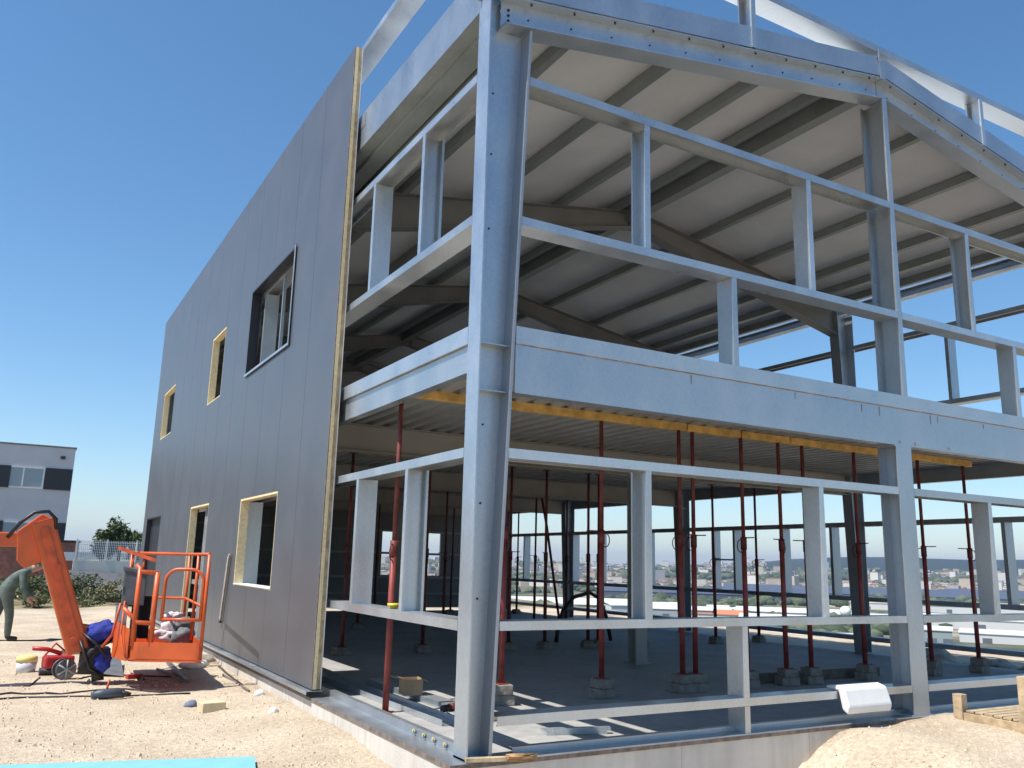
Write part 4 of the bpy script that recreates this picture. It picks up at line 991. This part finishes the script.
# ------------------------------------------------------------------ the valley
def camdir(px, py, d): return None
CAM = V((-2.901, -5.602, 1.459))
def warehouse(x, y, w, d, h, roofcol, wallcol, lab, rz=None, pitch=.06):
    z = min(gh(x, y), gh(x+10, y))-1.
    if rz is None: rz = -math.atan2(x, y)
    e = empty('warehouse', (x, y, z), rz); h = h+1
    m = MB(); m.box(-w/2, w/2, -d/2, d/2, 0, h); m.build('wall', mat('shed_wall', wallcol, .8), e)
    m = MB(); m.prism([(-w/2-.5, -d/2-.5, h+.01), (w/2+.5, -d/2-.5, h+.01), (w/2+.5, 0, h+d*pitch), (-w/2-.5, 0, h+d*pitch)], (0, 0, .4)); m.prism([(-w/2-.5, d/2+.5, h+.01), (w/2+.5, d/2+.5, h+.01), (w/2+.5, 0.02, h+d*pitch), (-w/2-.5, 0.02, h+d*pitch)], (0, 0, .4))
    m.build('roof', mat('shed_roof', roofcol, .6, 0, .08, .05), e)
    m = MB()
    n = max(2, int(w/34))
    for i in range(n): m.box(-w/2+(i+.4)*w/n, -w/2+(i+.4)*w/n+5, -d/2-.12, -d/2-.02, 1, 1+(h-1)*.55)
    m.build('door', mat('shed_door', (.12, .13, .15), .6), e)
    tag(e, lab, 'warehouse', 'warehouses in the valley')
WH, GY, DK, ORr, CR = (.60, .60, .58), (.36, .36, .36), (.075, .09, .13), (.62, .20, .08), (.50, .45, .36)
warehouse(405, 655, 190, 70, 6, WH, CR, 'long white roofed warehouse seen left of the inner column')
warehouse(470, 590, 70, 40, 6, WH, WH, 'white warehouse behind the left thin column', rz=-.3)
warehouse(452, 520, 46, 34, 7, WH, GY, 'small white warehouse left of the orange roofed one')
warehouse(474, 503, 44, 40, 5, ORr, WH, 'low orange roofed warehouse')
warehouse(492, 455, 60, 40, 5, WH, WH, 'white warehouse right of the orange roofed one')
warehouse(560, 520, 120, 46, 6, WH, WH, 'wide white warehouse beyond the trees in mid valley')
warehouse(770, 845, 260, 120, 8, DK, DK, 'very long dark roofed warehouse farther up the valley')
warehouse(1150, 900, 420, 150, 9, DK, DK, 'longest dark roofed warehouse on the right below the hills')
warehouse(1320, 700, 300, 130, 9, DK, GY, 'dark roofed warehouse at the far right below the hills')
warehouse(345, 300, 55, 30, 6, WH, CR, 'near white roofed warehouse right of the inner rails')
warehouse(375, 330, 60, 28, 6, WH, WH, 'second near white warehouse behind the first')
warehouse(452, 306, 16, 26, 9, WH, (.28, .33, .32), 'grey green shed with white roof right of the gable column')
warehouse(640, 395, 110, 40, 7, WH, WH, 'white roofed warehouse at the right edge behind dark trees')
warehouse(610, 450, 60, 30, 6, WH, CR, 'pale warehouse between the gable column and the right posts')
warehouse(520, 300, 60, 30, 5, WH, WH, 'low white warehouse lowest at the right edge')
warehouse(850, 560, 190, 60, 7, CR, WH, 'pale cream roofed warehouse below the dark roofed ones')
warehouse(300, 215, 30, 22, 5, CR, WH, 'cream shed at the foot of the slope')
rnd = random.Random(21)
houses = {0: MB(), 1: MB(), 2: MB(), 3: MB()}
cnt = 0
while cnt < 4200:
    az = R(rnd.uniform(8, 70)); r = 1500+3300*rnd.random()**1.1
    if math.degrees(az) > 46 and r > 3600: continue
    x, y = r*math.sin(az), r*math.cos(az)
    if noise.noise(V((x*.0022, y*.0022, 4))) < -.12: continue
    z = gh(x, y)-3; w = rnd.uniform(8, 26); d = rnd.uniform(8, 16); h = rnd.uniform(7, 12)+3
    if rnd.random() < .05: h += rnd.uniform(6, 22); w = rnd.uniform(12, 30)
    if rnd.random() < .05: w *= 3.2; h = 10
    a = rnd.uniform(-.6, .6)-az; ux, uy = math.cos(a), math.sin(a)
    k = rnd.choice((0, 0, 0, 1, 1, 2)); m = houses[k]
    m.obox((x, y, z), (ux*w, uy*w, 0), (-uy*d, ux*d, 0), (0, 0, h))
    if k != 2 and rnd.random() < .6: houses[3].obox((x-ux*.4, y-uy*.4, z+h+.05), (ux*(w+.8), uy*(w+.8), 0), (-uy*d, ux*d, 0), (0, 0, 1.6))
    cnt += 1
for k, (c_, l_) in enumerate((((.66, .62, .55), 'pale houses of the distant town'), ((.50, .42, .33), 'ochre houses of the distant town'), ((.34, .34, .35), 'grey buildings of the distant town'), ((.33, .22, .17), 'tiled roofs of the distant town'))):
    o = houses[k].build('distant_town', mat('town_%d' % k, c_, .9)); tag(o, l_, 'town', kind='stuff')
# distant woods
wd = MB(); wd2 = MB(); cnt = 0
while cnt < 6800:
    az = R(rnd.uniform(6, 72)); r = 240+3400*rnd.random()**1.8; x, y = r*math.sin(az), r*math.cos(az)
    if noise.noise(V((x*.005, y*.005, 9))) < -.08+(.06 if r < 900 else 0): continue
    bad = False
    for q_ in [ob for ob in COL.objects if ob.name.startswith('warehouse')] if r < 1500 else ():
        if (q_.location.x-x)**2+(q_.location.y-y)**2 < 30**2: bad = True; break
    if bad: cnt += .25; continue
    s = rnd.uniform(2.2, 4.6)*(1+r/1400); z = gh(x, y)
    (wd if rnd.random() < .6 else wd2).blob((x, y, z+s*.4), s, 1, (rnd.uniform(.9, 1.7), rnd.uniform(.9, 1.5), rnd.uniform(.6, 1.0)), .7, 2.2, cnt); cnt += 1
tag(wd.build('distant_wood', mat('pine_wood', (.050, .070, .035), .95, 0, .3, .3)), 'dark pine woods across the valley', 'wood', kind='stuff')
tag(wd2.build('distant_wood', mat('olive_wood', (.10, .115, .06), .95, 0, .3, .3)), 'lighter olive scrub woods across the valley', 'wood', kind='stuff')
e = empty('water_tank', (560, 455, gh(560, 455)+8)); m = MB(); m.blob((0, 0, 2), 4.2, 3, (1, 1, 1), 0, 1, 1); m.build('tank', M['white'], e); m = MB(); m.tube([(0, 0, -9), (0, 0, -1.9)], 1.0, 8); m.build('stem', M['white'], e); tag(e, 'round white water tank in the valley', 'water tank')

# ------------------------------------------------------------------ haze
HZ = MB(); HZ.box(-9900, 9900, -9900, 9900, -60, 190)
hz = HZ.build('haze', None); hz.data.materials.clear()
hm = bpy.data.materials.new('thin_air'); hm.use_nodes = True; nt = hm.node_tree; nt.nodes.clear()
oo = nt.nodes.new('ShaderNodeOutputMaterial'); pv = nt.nodes.new('ShaderNodeVolumePrincipled')
pv.inputs['Color'].default_value = (.56, .72, 1, 1); pv.inputs['Density'].default_value = .00009; pv.inputs['Anisotropy'].default_value = .2
nt.links.new(pv.outputs[0], oo.inputs['Volume']); hz.data.materials.append(hm); tag(hz, kind='stuff', label='thin summer haze over the valley')

# ------------------------------------------------------------------ light
s_, k_ = .58, -.03
sd = V((-s_, k_, 1)).normalized()
sun = bpy.data.lights.new('sun', 'SUN'); sun.energy = 4.4; sun.angle = R(.55); sun.color = (1, .955, .88)
so = bpy.data.objects.new('sun', sun); COL.objects.link(so); so.rotation_euler = sd.to_track_quat('Z', 'Y').to_euler()
w = bpy.data.worlds.new('World'); scene.world = w; w.use_nodes = True; nt = w.node_tree
sky = nt.nodes.new('ShaderNodeTexSky'); sky.sky_type = 'NISHITA'; sky.sun_disc = False
sky.sun_elevation = math.asin(sd.z); sky.sun_rotation = math.atan2(sd.x, sd.y); sky.altitude = 100; sky.air_density = 1.0; sky.dust_density = .5; sky.ozone_density = 3.5
bg = nt.nodes['Background']; bg.inputs['Strength'].default_value = .115
hs = nt.nodes.new('ShaderNodeHueSaturation'); hs.inputs['Saturation'].default_value = 1.16; hs.inputs['Hue'].default_value = .4945; hs.inputs['Value'].default_value = 1.0
nt.links.new(sky.outputs[0], hs.inputs['Color']); nt.links.new(hs.outputs[0], bg.inputs['Color'])

# ------------------------------------------------------------------ camera
yaw, pit, rol, f = R(29.682), R(11.87), R(1.398), 854.657
F = V((math.sin(yaw)*math.cos(pit), math.cos(yaw)*math.cos(pit), math.sin(pit))); R0 = V((math.cos(yaw), -math.sin(yaw), 0)); U0 = R0.cross(F)
RR = R0*math.cos(rol)+U0*math.sin(rol); UU = -R0*math.sin(rol)+U0*math.cos(rol)
cd = bpy.data.cameras.new('camera'); co = bpy.data.objects.new('camera', cd); COL.objects.link(co)
mt = Matrix(((RR.x, UU.x, -F.x, CAM.x), (RR.y, UU.y, -F.y, CAM.y), (RR.z, UU.z, -F.z, CAM.z), (0, 0, 0, 1)))
co.matrix_world = mt; cd.sensor_width = 36; cd.lens = f/1024*36; cd.clip_start = .05; cd.clip_end = 30000
scene.camera = co
scene.cycles.caustics_reflective = False; scene.cycles.caustics_refractive = False
scene.view_settings.view_transform = 'Standard'; scene.view_settings.look = 'None'; scene.view_settings.exposure = .55; scene.view_settings.gamma = 1
scene.render.resolution_x = 1024; scene.render.resolution_y = 768
